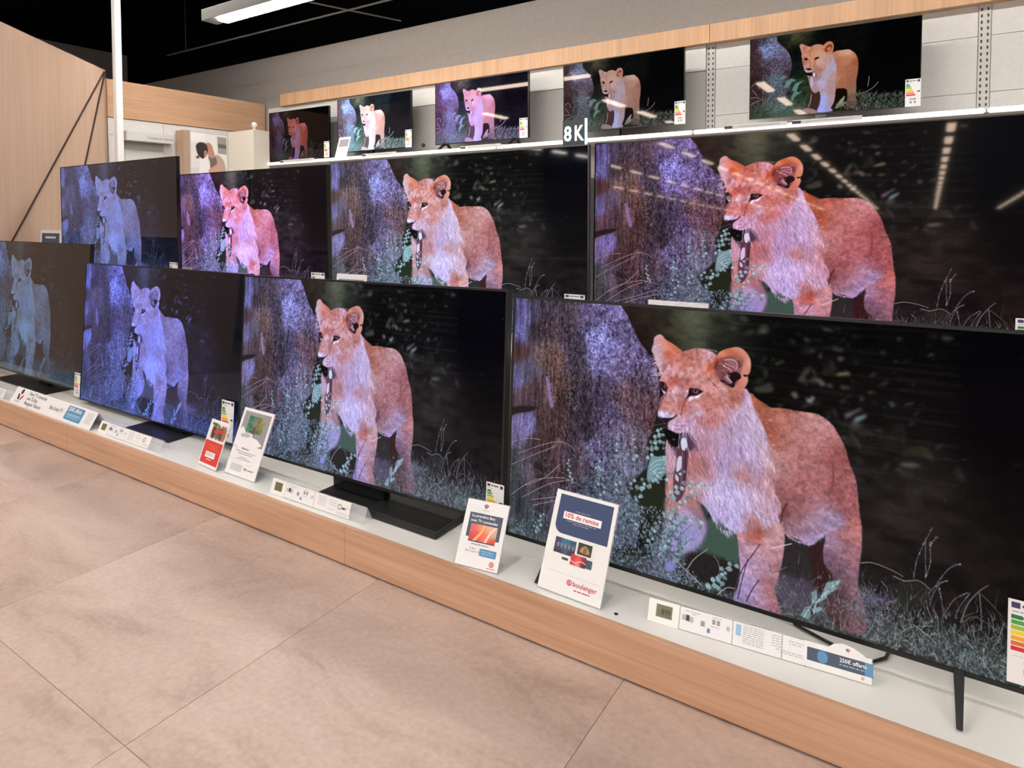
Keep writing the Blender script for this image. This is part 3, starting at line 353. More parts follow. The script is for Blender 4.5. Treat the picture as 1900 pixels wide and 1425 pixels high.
def film_b(W=576, H=324):
    C = Canvas(W, H, (4, 4, 5), 8); rng = C.rng
    def T(*pts):
        p = np.array(pts, float).reshape(-1, 2); q = np.c_[p, np.ones(len(p))] @ HB.T
        return q[:, :2]/q[:, 2:]*[W, H]
    def F(rows): return [tuple(T(row[:2])[0])+tuple(row[2:]) for row in rows]
    C.a = C.field(F([(400, 340, 30, 34, 30), (580, 290, 96, 96, 50), (520, 310, 60, 60, 36), (680, 350, 26, 30, 24), (800, 300, 10, 12, 10), (1100, 400, 12, 14, 14), (1500, 400, 4, 4, 5), (560, 480, 14, 18, 16), (540, 640, 26, 32, 28), (600, 850, 40, 56, 34), (640, 950, 50, 66, 44), (1300, 700, 6, 7, 7), (1700, 800, 8, 8, 8), (1000, 900, 30, 16, 12), (150, 1150, 60, 74, 50), (300, 1120, 74, 90, 84)]), 26)*(.5+C.noise(14, 9, 4)[..., None])
    x, y = C.scatter(np.exp(-((C.X/W-.5)/.16)**2-((C.Y/H-.2)/.25)**2), 120); C.dots(x, y, np.array([[70, 80, 74]])*rng.uniform(.2, 1.2, (120, 1)), rng.uniform(.4, 1.8, 120), .5)
    tm = C.mask(T((40, 280), (320, 280), (345, 350), (385, 405), (445, 455), (480, 520), (498, 600), (488, 680), (470, 760), (460, 900), (40, 1100)), .8)
    tf = C.field(F([(90, 400, 74, 50, 56), (140, 520, 88, 56, 62), (100, 650, 84, 50, 54), (200, 360, 84, 74, 92), (290, 350, 120, 124, 160), (220, 450, 128, 142, 196), (300, 450, 130, 146, 204), (250, 510, 112, 128, 184), (350, 480, 116, 114, 156), (420, 520, 112, 100, 140), (240, 600, 96, 78, 98), (330, 620, 104, 88, 112), (440, 620, 108, 84, 108), (460, 700, 84, 60, 72), (360, 700, 110, 106, 130), (200, 700, 80, 58, 66), (120, 800, 66, 38, 42), (100, 900, 72, 44, 48)]), 11)
    tl = tf.mean(-1, keepdims=True); C.fill(tm, np.clip((tl+(tf-tl)*.8)*.92*(.35+1.3*C.noise(3, 4, 6, 3))[..., None], 0, 1))
    gm = np.clip((C.Y/H-.82)*9, 0, 1)*(.5+.5*(C.X/W < .4))
    C.fill(gm*.7, C.field(F([(150, 1140, 58, 74, 50), (300, 1000, 100, 124, 130), (450, 1050, 84, 106, 92), (700, 1100, 90, 74, 70), (1000, 1050, 70, 82, 66), (1300, 1000, 64, 76, 62), (1600, 1000, 66, 80, 62)]), 22)*(.5+C.noise(4, 4, 7)[..., None]))
    def tufts(x0, x1, y0, y1, n, col, lo, hi, sp=.5):
        p = T(*np.c_[rng.uniform(x0, x1, n), rng.uniform(y0, y1, n)])
        C.strokes(p[:, 0], p[:, 1], -np.pi/2+rng.normal(.1, sp, n), rng.uniform(lo, hi, n), np.array([col])*rng.uniform(.4, 1.25, (n, 1)), .7, .7, rng.normal(0, .5, n))
    tufts(190, 430, 720, 1080, 900, (112, 144, 152), 3, 9, 1.); tufts(70, 330, 1000, 1180, 260, (96, 118, 84), 4, 14); tufts(380, 640, 980, 1130, 160, (106, 132, 120), 3, 9, .9); tufts(1160, 1690, 920, 1110, 520, (112, 124, 104), 6, 24, .45)
    for q in [((420, 850), (440, 790), (490, 765), (535, 775), (500, 800), (460, 850)), ((500, 880), (540, 810), (610, 788), (570, 830), (540, 900)), ((490, 960), (530, 900), (580, 915), (540, 940), (500, 1000)), ((390, 760), (410, 735), (440, 740), (420, 755))]: C.poly(T(*q), (112, 160, 154), .8, .8); p_ = T(*q); C.strokes(*(np.repeat(p_[:, k], 5)+rng.normal(0, 2.5, 5*len(p_)) for k in (0, 1)), rng.uniform(-2.5, -.3, 5*len(p_)), 5, np.array([[120, 160, 152]])*rng.uniform(.5, 1.2, (5*len(p_), 1)), .8, .7)
    for p in [((80, 850), (110, 820), (150, 830), (155, 870)), ((70, 970), (120, 960), (170, 975)), ((85, 880), (110, 910), (140, 945)), ((70, 1040), (130, 1010), (200, 975)), ((1290, 840), (1300, 780), (1305, 735)), ((1230, 920), (1340, 860), (1400, 795))]: C.line(T(*p), (150, 132, 132), 1., .8)
    # rear & body
    C.poly(T((930, 860), (1000, 840), (1090, 880), (1060, 1000), (950, 1000)), (30, 14, 10), 2, .9)
    body = C.mask(T((905, 500), (960, 465), (1020, 455), (1090, 448), (1140, 475), (1176, 520), (1192, 590), (1186, 690), (1172, 770), (1166, 900), (1160, 1060), (1060, 1060), (1075, 950), (1060, 870), (960, 868), (900, 900), (800, 780), (850, 600)), .8)
    C.fill(body, C.field(F([(940, 500, 186, 122, 84), (1000, 475, 206, 150, 118), (1080, 470, 212, 160, 130), (1140, 520, 196, 128, 88), (1170, 560, 160, 84, 46), (1060, 560, 186, 122, 88), (980, 560, 180, 112, 80), (1000, 680, 180, 110, 76), (1100, 660, 172, 102, 68), (1160, 680, 166, 96, 60), (1020, 800, 172, 104, 70), (960, 760, 186, 122, 96), (1120, 800, 160, 100, 72), (1110, 880, 150, 108, 84), (1130, 960, 120, 92, 76), (1100, 1040, 96, 80, 70)]), 9))
    C.strokes(*C.scatter(body*(C.Y > H*.72), 120), .1, 6, np.array([[176, 146, 116]]), .6, .4)
    far = C.mask(T((680, 880), (760, 900), (790, 960), (760, 1100), (700, 1100), (680, 1010)), 1); C.fill(far, np.array([74, 48, 40])); C.line(T((700, 930), (690, 1000), (670, 1060)), (150, 140, 140), 1.6, .8); C.poly(T((610, 1090), (660, 1074), (730, 1090), (770, 1125), (610, 1132)), (170, 138, 128), 1, .9)
    leg = C.mask(T((790, 860), (940, 850), (950, 920), (935, 1010), (905, 1070), (915, 1108), (765, 1118), (785, 1030), (795, 950)), .8)
    C.fill(leg, C.field(F([(820, 880, 176, 160, 178), (920, 880, 180, 140, 130), (830, 980, 164, 168, 224), (900, 980, 176, 150, 160), (810, 1080, 158, 166, 232), (880, 1080, 166, 150, 190)]), 8))
    chest = C.mask(T((660, 690), (760, 640), (900, 490), (940, 560), (965, 660), (955, 780), (940, 900), (860, 900), (790, 890), (740, 915), (700, 880), (672, 790)), .9)
    C.fill(chest, C.field(F([(900, 540, 176, 160, 170), (900, 640, 178, 166, 186), (840, 720, 180, 164, 184), (930, 720, 184, 150, 146), (760, 720, 176, 130, 122), (690, 760, 170, 120, 126), (720, 850, 176, 144, 160), (800, 820, 184, 172, 200), (900, 820, 180, 146, 146), (760, 890, 176, 140, 140)]), 9))
    head = C.mask(T((600, 500), (640, 440), (690, 420), (760, 394), (830, 410), (890, 480), (920, 510), (900, 580), (850, 650), (800, 690), (740, 700), (690, 705), (640, 690), (618, 640), (604, 570)), .7)
    C.fill(head, C.field(F([(680, 450, 190, 120, 76), (760, 420, 200, 140, 104), (840, 450, 206, 150, 116), (640, 500, 200, 140, 110), (700, 510, 206, 146, 106), (790, 510, 206, 152, 122), (880, 540, 186, 150, 146), (690, 570, 206, 140, 104), (630, 570, 180, 112, 84), (700, 620, 200, 140, 112), (790, 590, 206, 160, 150), (660, 640, 196, 146, 134), (830, 600, 196, 146, 132), (760, 660, 176, 124, 108), (640, 690, 206, 176, 176)]), 7))
    for q, c in [(((578, 410), (600, 392), (640, 408), (690, 430), (650, 470), (612, 510), (590, 460)), (206, 146, 122)), (((620, 420), (660, 430), (640, 460), (612, 480)), (190, 116, 84)), (((800, 440), (830, 400), (870, 366), (915, 368), (934, 410), (922, 480), (890, 500), (840, 490)), (204, 126, 84)), (((840, 440), (880, 400), (915, 400), (910, 450), (870, 475), (845, 470)), (120, 58, 36)), (((860, 440), (900, 420), (905, 450), (875, 466)), (200, 116, 66)), (((625, 545), (650, 540), (664, 560), (640, 566)), (40, 24, 20)), (((734, 545), (760, 530), (784, 532), (764, 550), (738, 560)), (34, 20, 18)), (((640, 655), (690, 650), (700, 660), (680, 674), (655, 668)), (46, 28, 28)), (((640, 704), (700, 694), (745, 705), (745, 740), (710, 730), (670, 728)), (16, 8, 10)), (((712, 705), (738, 700), (742, 735), (720, 738)), (220, 220, 235)), (((690, 760), (705, 745), (722, 780), (710, 850), (690, 830)), (196, 176, 200))]:
        C.poly(T(*q), c, .5, .95)
    for p in [((610, 500), (640, 480), (660, 470)), ((690, 470), (680, 500), (700, 530)), ((670, 560), (690, 600), (680, 650)), ((730, 560), (740, 600), (720, 640))]: C.line(T(*p), (150, 88, 56), .9, .6)
    def fur(m, n, a, lo, hi):
        x, y = C.scatter(m, n); C.strokes(x, y, a+rng.normal(0, .4, n), rng.uniform(lo, hi, n), np.clip(C.pick(x, y)*(1+rng.normal(0, .12, (n, 1))), 0, 255), .7, .5, 0, True, 7)
    fur(body, 900, 1.6, 2, 5); fur(chest, 700, 1.4, 2, 6); fur(leg, 200, 1.6, 2, 4); fur(head, 400, 1., 1, 3)
    for q in [((950, 1080), (990, 1000), (1050, 945), (1020, 1030)), ((1000, 1070), (1040, 1010), (1060, 1020))]: C.poly(T(*q), (170, 180, 150), .8, .85)
    tufts(960, 1180, 1030, 1090, 90, (126, 122, 100), 3, 10)
    C.a = np.clip(C.a+rng.normal(0, .01, (H, W))[..., None], 0, 1)
    return C.a

# ================================================================ helpers
rnd = random.Random(5)
def lin(c):
    return tuple(((v/255.)/12.92 if v/255. <= .04045 else ((v/255.+.055)/1.055)**2.4) for v in c)
def link(o, parent=None):
    S.collection.objects.link(o)
    if parent is not None: o.parent = parent
    return o
def thing(name, label, cat, loc=(0, 0, 0), rot=(0, 0, 0), group=None):
    o = link(bpy.data.objects.new(name, None)); o.location = loc; o.rotation_euler = rot; o.empty_display_size = .05
    o['label'] = label; o['category'] = cat
    if group: o['group'] = group
    return o
def tag(o, label, cat, group=None):
    o['label'] = label; o['category'] = cat
    if group: o['group'] = group
    return o
class MB:
    """collects simple shapes into one mesh"""
    def __init__(s): s.v = []; s.f = []; s.uv = {}
    def add(s, vs, fs):
        n = len(s.v); s.v += [tuple(v) for v in vs]; s.f += [tuple(i+n for i in f) for f in fs]; return s
    def box(s, x0, x1, y0, y1, z0, z1, t=None):
        vs = [(x, y, z) for z in (z0, z1) for y in (y0, y1) for x in (x0, x1)]
        if t: vs = [t(*v) for v in vs]
        return s.add(vs, [(0, 2, 3, 1), (4, 5, 7, 6), (0, 1, 5, 4), (2, 6, 7, 3), (0, 4, 6, 2), (1, 3, 7, 5)])
    def prism(s, pts, y0, y1, t=None):
        """outline in x,z pushed from y0 (front) to y1"""
        n = len(pts); vs = [(x, y0, z) for x, z in pts]+[(x, y1, z) for x, z in pts]
        if t: vs = [t(*v) for v in vs]
        return s.add(vs, [tuple(range(n)), tuple(range(2*n-1, n-1, -1))]+[(i, i+n, (i+1) % n+n, (i+1) % n) for i in range(n)])
    def tube(s, pts, r, n=8, t=None, r1=None):
        P = [Vector(p) for p in pts]; vs = []; fs = []
        for i, p in enumerate(P):
            d = (P[min(i+1, len(P)-1)]-P[max(i-1, 0)]).normalized(); a = d.cross(Vector((0, 0, 1)))
            if a.length < 1e-4: a = d.cross(Vector((0, 1, 0)))
            a.normalize(); b = d.cross(a); rr = r if r1 is None else r+(r1-r)*i/(len(P)-1)
            vs += [tuple(p+rr*(math.cos(2*math.pi*k/n)*a+math.sin(2*math.pi*k/n)*b)) for k in range(n)]
        for i in range(len(P)-1): fs += [(i*n+k, i*n+(k+1) % n, (i+1)*n+(k+1) % n, (i+1)*n+k) for k in range(n)]
        fs += [tuple(range(n-1, -1, -1)), tuple(range((len(P)-1)*n, len(P)*n))]
        if t: vs = [t(*v) for v in vs]
        return s.add(vs, fs)
    def quad(s, x0, x1, z0, z1, y, t=None):
        """one face looking to -y, with picture coordinates"""
        vs = [(x0, y, z0), (x1, y, z0), (x1, y, z1), (x0, y, z1)]
        if t: vs = [t(*v) for v in vs]
        s.uv[len(s.f)] = [(0, 0), (1, 0), (1, 1), (0, 1)]
        return s.add(vs, [(0, 1, 2, 3)])
    def build(s, name, mat, parent=None, bevel=0, smooth=False):
        me = bpy.data.meshes.new(name); me.from_pydata(s.v, [], s.f); me.update()
        if s.uv:
            u = me.uv_layers.new(name='UVMap')
            for p in me.polygons:
                if p.index in s.uv:
                    for l, c in zip(p.loop_indices, s.uv[p.index]): u.data[l].uv = c
        bm = bmesh.new(); bm.from_mesh(me)
        if not s.uv: bmesh.ops.recalc_face_normals(bm, faces=bm.faces)
        if bevel: bmesh.ops.bevel(bm, geom=bm.edges[:], offset=bevel, segments=2, profile=.6, affect='EDGES', clamp_overlap=True)
        bm.to_mesh(me); bm.free(); me.materials.append(mat)
        if smooth:
            for p in me.polygons: p.use_smooth = True
        return link(bpy.data.objects.new(name, me), parent)
def structure(o): o['kind'] = 'structure'; return o
def lathe(prof, n=20, t=None):
    m = MB(); vs = []; fs = []
    for r, z in prof: vs += [(r*math.cos(2*math.pi*k/n), r*math.sin(2*math.pi*k/n), z) for k in range(n)]
    for i in range(len(prof)-1): fs += [(i*n+k, i*n+(k+1) % n, (i+1)*n+(k+1) % n, (i+1)*n+k) for k in range(n)]
    if t: vs = [t(*v) for v in vs]
    return m.add(vs, fs)
def copy_tree(o, parent=None):
    c = o.copy(); S.collection.objects.link(c); c.parent = parent
    for ch in list(o.children): copy_tree(ch, c)
    return c
# ---------------------------------------------------------------- materials
def mat(name, col, rough=.5, metal=0, spec=.5, emit=None, es=0, trans=0, alpha=1, coat=0):
    m = bpy.data.materials.new(name); m.use_nodes = True; b = m.node_tree.nodes['Principled BSDF']
    b.inputs['Base Color'].default_value = (*lin(col), 1); b.inputs['Roughness'].default_value = rough; b.inputs['Metallic'].default_value = metal
    b.inputs['Specular IOR Level'].default_value = spec; b.inputs['Transmission Weight'].default_value = trans; b.inputs['Alpha'].default_value = alpha
    b.inputs['Coat Weight'].default_value = coat
    if emit: b.inputs['Emission Color'].default_value = (*emit, 1); b.inputs['Emission Strength'].default_value = es
    return m
def nodes(m): return m.node_tree.nodes, m.node_tree.links, m.node_tree.nodes['Principled BSDF']
def ramp(N, stops):
    r = N.new('ShaderNodeValToRGB'); e = r.color_ramp.elements
    while len(e) < len(stops): e.new(.5)
    for k, (p, c) in enumerate(stops): e[k].position = p; e[k].color = (*lin(c), 1)
    return r
def wood(name, a, b, axis, rough=.5, scale=1.):
    """oak veneer: stretched grain along one axis"""
    m = mat(name, a, rough); N, L, B = nodes(m)
    tc = N.new('ShaderNodeTexCoord'); mp = N.new('ShaderNodeMapping'); k = [60, 60, 60]; k[axis] = 1.6; mp.inputs['Scale'].default_value = [v*scale for v in k]
    n = N.new('ShaderNodeTexNoise'); n.inputs['Scale'].default_value = 1; n.inputs['Detail'].default_value = 6; n.inputs['Distortion'].default_value = .6
    mp2 = N.new('ShaderNodeMapping'); k2 = [9, 9, 9]; k2[axis] = .5; mp2.inputs['Scale'].default_value = [v*scale for v in k2]; n2 = N.new('ShaderNodeTexNoise'); n2.inputs['Scale'].default_value = 1; n2.inputs['Detail'].default_value = 3; n2.inputs['Distortion'].default_value = 1.2
    L.new(tc.outputs['Object'], mp.inputs['Vector']); L.new(mp.outputs[0], n.inputs['Vector']); L.new(tc.outputs['Object'], mp2.inputs['Vector']); L.new(mp2.outputs[0], n2.inputs['Vector'])
    mx = N.new('ShaderNodeMix'); mx.inputs[0].default_value = .5; L.new(n.outputs[0], mx.inputs[2]); L.new(n2.outputs[0], mx.inputs[3])
    r = ramp(N, [(.34, b), (.62, a)]); L.new(mx.outputs[0], r.inputs[0]); L.new(r.outputs[0], B.inputs['Base Color'])
    bp = N.new('ShaderNodeBump'); bp.inputs['Strength'].default_value = .05; L.new(n.outputs[0], bp.inputs['Height']); L.new(bp.outputs[0], B.inputs['Normal'])
    return m
def speckled(name, a, b, scale, rough=.5, bump=.02, det=4):
    m = mat(name, a, rough); N, L, B = nodes(m); tc = N.new('ShaderNodeTexCoord'); n = N.new('ShaderNodeTexNoise'); n.inputs['Scale'].default_value = scale; n.inputs['Detail'].default_value = det
    L.new(tc.outputs['Object'], n.inputs['Vector']); r = ramp(N, [(.35, b), (.65, a)]); L.new(n.outputs[0], r.inputs[0]); L.new(r.outputs[0], B.inputs['Base Color'])
    if bump:
        bp = N.new('ShaderNodeBump'); bp.inputs['Strength'].default_value = bump; L.new(n.outputs[0], bp.inputs['Height']); L.new(bp.outputs[0], B.inputs['Normal'])
    return m
def stone_floor():
    m = mat('floor_tile', (200, 172, 156), .42); N, L, B = nodes(m); tc = N.new('ShaderNodeTexCoord'); oi = N.new('ShaderNodeObjectInfo')
    ad = N.new('ShaderNodeVectorMath'); ad.operation = 'ADD'; cb = N.new('ShaderNodeCombineXYZ'); mu = N.new('ShaderNodeMath'); mu.operation = 'MULTIPLY'; mu.inputs[1].default_value = 40
    L.new(oi.outputs['Random'], mu.inputs[0]); L.new(mu.outputs[0], cb.inputs[2]); L.new(tc.outputs['Object'], ad.inputs[0]); L.new(cb.outputs[0], ad.inputs[1])
    mp = N.new('ShaderNodeMapping'); mp.inputs['Scale'].default_value = (1.5, 3.2, 1); mp.inputs['Rotation'].default_value = (0, 0, .25); L.new(ad.outputs[0], mp.inputs['Vector'])
    n1 = N.new('ShaderNodeTexNoise'); n1.inputs['Scale'].default_value = 1.3; n1.inputs['Detail'].default_value = 8; n1.inputs['Roughness'].default_value = .62; n1.inputs['Distortion'].default_value = .9; L.new(mp.outputs[0], n1.inputs['Vector'])
    n2 = N.new('ShaderNodeTexNoise'); n2.inputs['Scale'].default_value = 60; n2.inputs['Detail'].default_value = 4; L.new(ad.outputs[0], n2.inputs['Vector'])
    r = ramp(N, [(.3, (166, 144, 131)), (.46, (186, 162, 149)), (.64, (198, 175, 163))]); L.new(n1.outputs[0], r.inputs[0])
    mx = N.new('ShaderNodeMix'); mx.data_type = 'RGBA'; mx.blend_type = 'OVERLAY'; mx.inputs[0].default_value = .22; L.new(r.outputs[0], mx.inputs[6]); L.new(n2.outputs[0], mx.inputs[7]); L.new(mx.outputs[2], B.inputs['Base Color'])
    rr = N.new('ShaderNodeMapRange'); rr.inputs[3].default_value = .36; rr.inputs[4].default_value = .55; L.new(n1.outputs[0], rr.inputs[0]); L.new(rr.outputs[0], B.inputs['Roughness'])
    bp = N.new('ShaderNodeBump'); bp.inputs['Strength'].default_value = .04; L.new(n2.outputs[0], bp.inputs['Height']); L.new(bp.outputs[0], B.inputs['Normal'])
    return m
def image_from(name, a):
    h, w = a.shape[:2]; im = bpy.data.images.new(name, w, h); px = np.ones((h, w, 4), np.float32); px[..., :3] = a[::-1]
    im.pixels.foreach_set(px.ravel()); im.update(); im.pack(); return im
def screen_mat(name, im, gain=1., tint=(1, 1, 1), sat=1., gamma=1., lift=(0, 0, 0), rough=.07, spec=.5, coat=0, crough=.25, warm=None):
    m = mat(name, (1, 1, 1), rough, 0, spec, coat=coat); m.node_tree.nodes['Principled BSDF'].inputs['Coat Roughness'].default_value = crough; m.node_tree.nodes['Principled BSDF'].inputs['Specular Tint'].default_value = (*(warm or (1, 1, 1)), 1); N, L, B = nodes(m); t = N.new('ShaderNodeTexImage'); t.image = im; t.interpolation = 'Cubic'; t.extension = 'EXTEND'
    h = N.new('ShaderNodeHueSaturation'); h.inputs['Saturation'].default_value = sat; L.new(t.outputs[0], h.inputs['Color'])
    g = N.new('ShaderNodeGamma'); g.inputs[1].default_value = gamma; L.new(h.outputs[0], g.inputs[0])
    x = N.new('ShaderNodeMix'); x.data_type = 'RGBA'; x.blend_type = 'MULTIPLY'; x.inputs[0].default_value = 1; x.inputs[7].default_value = (tint[0]*gain, tint[1]*gain, tint[2]*gain, 1); L.new(g.outputs[0], x.inputs[6])
    a = N.new('ShaderNodeMix'); a.data_type = 'RGBA'; a.blend_type = 'ADD'; a.inputs[0].default_value = 1; a.inputs[7].default_value = (*lift, 1); L.new(x.outputs[2], a.inputs[6])
    L.new(a.outputs[2], B.inputs['Emission Color']); B.inputs['Emission Strength'].default_value = 1; return m
def print_mat(name, im, rough=.4):
    m = mat(name, (255, 255, 255), rough); N, L, B = nodes(m); t = N.new('ShaderNodeTexImage'); t.image = im; t.extension = 'EXTEND'; L.new(t.outputs[0], B.inputs['Base Color']); return m
M = dict(
    tile=stone_floor(), grout=mat('grout', (150, 128, 116), .8), subfloor=speckled('subfloor', (192, 166, 152), (170, 144, 130), 2, .5),
    white=speckled('white_laminate', (243, 241, 236), (238, 236, 230), 6, .28, 0), oak=wood('oak_front', (214, 172, 142), (186, 142, 112), 0, .45), oak_up=wood('oak_panel', (180, 152, 133), (170, 142, 122), 2, .5, .7), oak_y=wood('oak_band', (204, 164, 132), (182, 142, 110), 1, .5), oak_x=wood('oak_fascia', (222, 178, 140), (200, 156, 120), 2, .5),
    wall=speckled('grey_paint', (156, 148, 143), (151, 143, 138), 30, .8, .01), dark=mat('dark_ceiling', (7, 7, 10), .9, 0, .1), panel=speckled('white_panel', (218, 216, 212), (213, 211, 207), 40, .5, 0), slot=mat('slot_dark', (70, 66, 64), .7), upright=mat('upright_white', (205, 203, 199), .5),
    plastic=mat('black_plastic', (22, 22, 23), .38), bezel=mat('dark_bezel', (38, 37, 38), .3, .4), bezel_black=mat('black_bezel', (12, 12, 13), .25), metal=mat('grey_metal', (120, 118, 115), .35, .8), steel=mat('brushed_edge', (92, 91, 90), .3, .7), gloss=mat('gloss_black', (9, 9, 10), .12), base=speckled('black_stand', (24, 24, 25), (19, 19, 20), 300, .45, .03),
    paper=mat('white_card', (236, 234, 234), .5), acrylic=mat('clear_acrylic', (226, 229, 232), .08, 0, .5, alpha=.3), navy=mat('navy_print', (44, 62, 104), .45), blue=mat('blue_print', (84, 142, 186), .45), pale_blue=mat('pale_blue_print', (150, 190, 214), .45), slate=mat('slate_print', (66, 78, 100), .45), red=mat('red_print', (214, 62, 58), .45), crimson=mat('crimson_print', (196, 36, 62), .5), ink=mat('ink', (60, 58, 62), .6), mid=mat('grey_ink', (150, 148, 152), .6), soft=mat('pale_ink', (186, 184, 188), .6), pinkp=mat('white_strip', (244, 240, 240), .5), violet=mat('violet_print', (62, 44, 98), .5),
    green1=mat('label_dark_green', (30, 120, 66), .5), green2=mat('label_green', (72, 156, 70), .5), green3=mat('label_lime', (160, 190, 60), .5), yellow=mat('label_yellow', (244, 214, 50), .5), amber=mat('label_amber', (238, 168, 50), .5), orange=mat('label_orange', (224, 110, 48), .5), redl=mat('label_red', (208, 44, 44), .5), eu=mat('label_eu_blue', (58, 56, 96), .5),
    lcd=mat('lcd', (112, 110, 84), .2), lcdink=mat('lcd_digits', (30, 30, 24), .4), cable=mat('black_cable', (14, 14, 15), .35), cord=mat('dark_brown_cord', (48, 24, 18), .7), pole=mat('white_pole', (226, 226, 224), .3), hole=mat('black_hole', (10, 10, 10), .6),
    tube=mat('lamp_tube', (255, 255, 255), .5, emit=LAMP_COL, es=LAMP), tube_added=mat('added_lamp_tube', (255, 255, 255), .5, emit=LAMP_COL, es=LAMP_ADDED), led=mat('shelf_led', (255, 255, 255), .4, emit=(1, .985, .95), es=1.15), lampbody=mat('lamp_housing', (120, 118, 116), .5), sign8=mat('lit_letters', (255, 255, 255), .4, emit=(.62, .98, 1), es=1.25), sign8w=mat('lit_letters_white', (255, 255, 255), .4, emit=(.92, 1, 1), es=1.3), edge8=mat('lit_edge', (220, 250, 255), .3, emit=(.5, .9, 1), es=.9), plate8=mat('dark_plate', (36, 46, 58), .25), rail=mat('price_rail', (206, 204, 202), .3), grey_panel=mat('grey_panel_and_shade', (168, 165, 161), .6), cabinet=mat('cream_cabinet', (214, 208, 194), .45), black=mat('matt_black', (8, 8, 8), .8))
# ================================================================ the films on the screens and small printed pictures
film1 = image_from('wildlife_film_close', film_a()); film2 = image_from('wildlife_film_far', film_b())
def pics():
    out = {}
    C = Canvas(150, 150, (226, 224, 222), 2)                        # poster: a couple hugging in a kitchen
    C.poly([(0, 0), (60, 0), (60, 28), (0, 30)], (236, 236, 238), 1, 1, False); C.poly([(60, 4), (100, 4), (100, 60), (60, 60)], (232, 230, 228), 1, 1, False); C.poly([(108, 6), (146, 8), (146, 66), (110, 64)], (150, 146, 144), .8, 1, False); C.poly([(110, 30), (145, 32), (145, 46), (110, 44)], (96, 94, 94), .8, 1, False); C.poly([(0, 118), (150, 112), (150, 150), (0, 150)], (216, 210, 206), 2, 1, False)
    C.poly([(20, 80), (30, 76), (32, 84), (22, 86)], (120, 70, 60), .6)
    C.poly([(96, 72), (112, 70), (132, 86), (142, 120), (140, 150), (74, 150), (70, 110), (80, 82)], (176, 160, 150), 1); C.poly([(70, 76), (100, 78), (104, 110), (84, 140), (66, 130)], (112, 98, 96), 1)
    C.poly([(38, 78), (60, 74), (74, 92), (78, 124), (90, 130), (84, 142), (60, 150), (30, 150), (34, 110)], (236, 234, 236), 1)
    C.poly([(60, 36), (72, 30), (84, 38), (92, 58), (96, 76), (80, 82), (68, 70)], (186, 132, 114), .8); C.poly([(20, 44), (34, 32), (54, 32), (66, 44), (66, 66), (50, 84), (38, 82), (26, 70)], (48, 36, 34), 1); C.poly([(52, 60), (62, 58), (64, 72), (54, 80)], (178, 130, 112), .8)
    C.poly([(70, 122), (96, 106), (112, 96), (122, 106), (104, 124), (78, 134)], (204, 150, 132), 1); C.poly([(0, 146), (80, 140), (84, 150), (0, 150)], (60, 56, 60), 1, .8, False)
    out['poster'] = C.a
    C = Canvas(96, 60, (190, 60, 50), 3); C.a = C.field([(6, 8, 222, 96, 110), (26, 40, 226, 84, 70), (40, 10, 236, 140, 96), (58, 40, 240, 110, 80), (72, 12, 236, 176, 150), (84, 26, 200, 176, 150), (90, 54, 214, 70, 56), (10, 56, 206, 60, 66)], 11)
    C.line([(60, 60), (76, 20), (92, 0)], (236, 214, 196), 3, .6); C.line([(20, 60), (40, 30), (50, 0)], (246, 180, 120), 4, .5); out['sunset_screen'] = C.a
    C = Canvas(120, 66, (30, 44, 66), 4); C.a = C.field([(10, 10, 30, 50, 76), (60, 12, 44, 110, 140), (110, 14, 40, 80, 110), (20, 40, 70, 66, 90), (70, 40, 66, 80, 110), (110, 50, 36, 50, 70), (20, 62, 20, 22, 34), (100, 64, 28, 30, 40)], 14)
    for x in (14, 34, 56, 78, 100): C.poly([(x, 22), (x+12, 24), (x+10, 40), (x+2, 40)], (150, 150, 160), .8, .7)
    out['film_screen'] = C.a
    C = Canvas(70, 52, (44, 40, 34), 5); C.poly([(14, 40), (18, 20), (36, 10), (54, 22), (58, 42)], (196, 150, 84), 2, .9); C.poly([(30, 20), (44, 20), (44, 40), (30, 40)], (110, 76, 40), 1.5, .8); out['tablet_screen'] = C.a
    C = Canvas(90, 50, (196, 30, 48), 6); C.a = C.field([(10, 10, 206, 30, 50), (40, 20, 226, 60, 70), (44, 34, 246, 150, 150), (70, 30, 150, 20, 34), (84, 44, 44, 20, 28), (10, 44, 190, 36, 54)], 12); C.line([(0, 30), (30, 38), (60, 24), (90, 30)], (250, 190, 190), 2, .7); out['red_phone'] = C.a
    C = Canvas(110, 84, (60, 110, 96), 7); n = C.noise(14, 12, 3); C.a = C.field([(10, 10, 40, 110, 90), (10, 60, 50, 130, 100), (50, 10, 96, 120, 90), (60, 50, 130, 110, 90), (100, 20, 150, 140, 84), (100, 70, 110, 130, 70), (60, 80, 60, 70, 60)], 16)*(.6+.8*n[..., None]); out['nature_screen'] = np.clip(C.a, 0, 1)
    C = Canvas(80, 70, (232, 230, 228), 8)
    for x, c in ((20, (70, 44, 38)), (40, (110, 90, 60)), (58, (60, 56, 60)), (70, (150, 110, 80))): C.poly([(x-9, 22), (x, 10), (x+9, 20), (x+8, 56), (x-8, 58)], c, 1.4, .95); C.poly([(x-5, 12), (x, 6), (x+5, 12), (x, 20)], (150, 110, 90), .8)
    C.poly([(24, 30), (66, 22), (68, 32), (26, 40)], (214, 60, 60), .8, .9); C.poly([(6, 4), (34, 6), (34, 14), (6, 12)], (110, 120, 60), 1, .8); out['people_photo'] = C.a
    return {k: print_mat('print_'+k, image_from('print_'+k, v)) for k, v in out.items()}
PIC = pics()
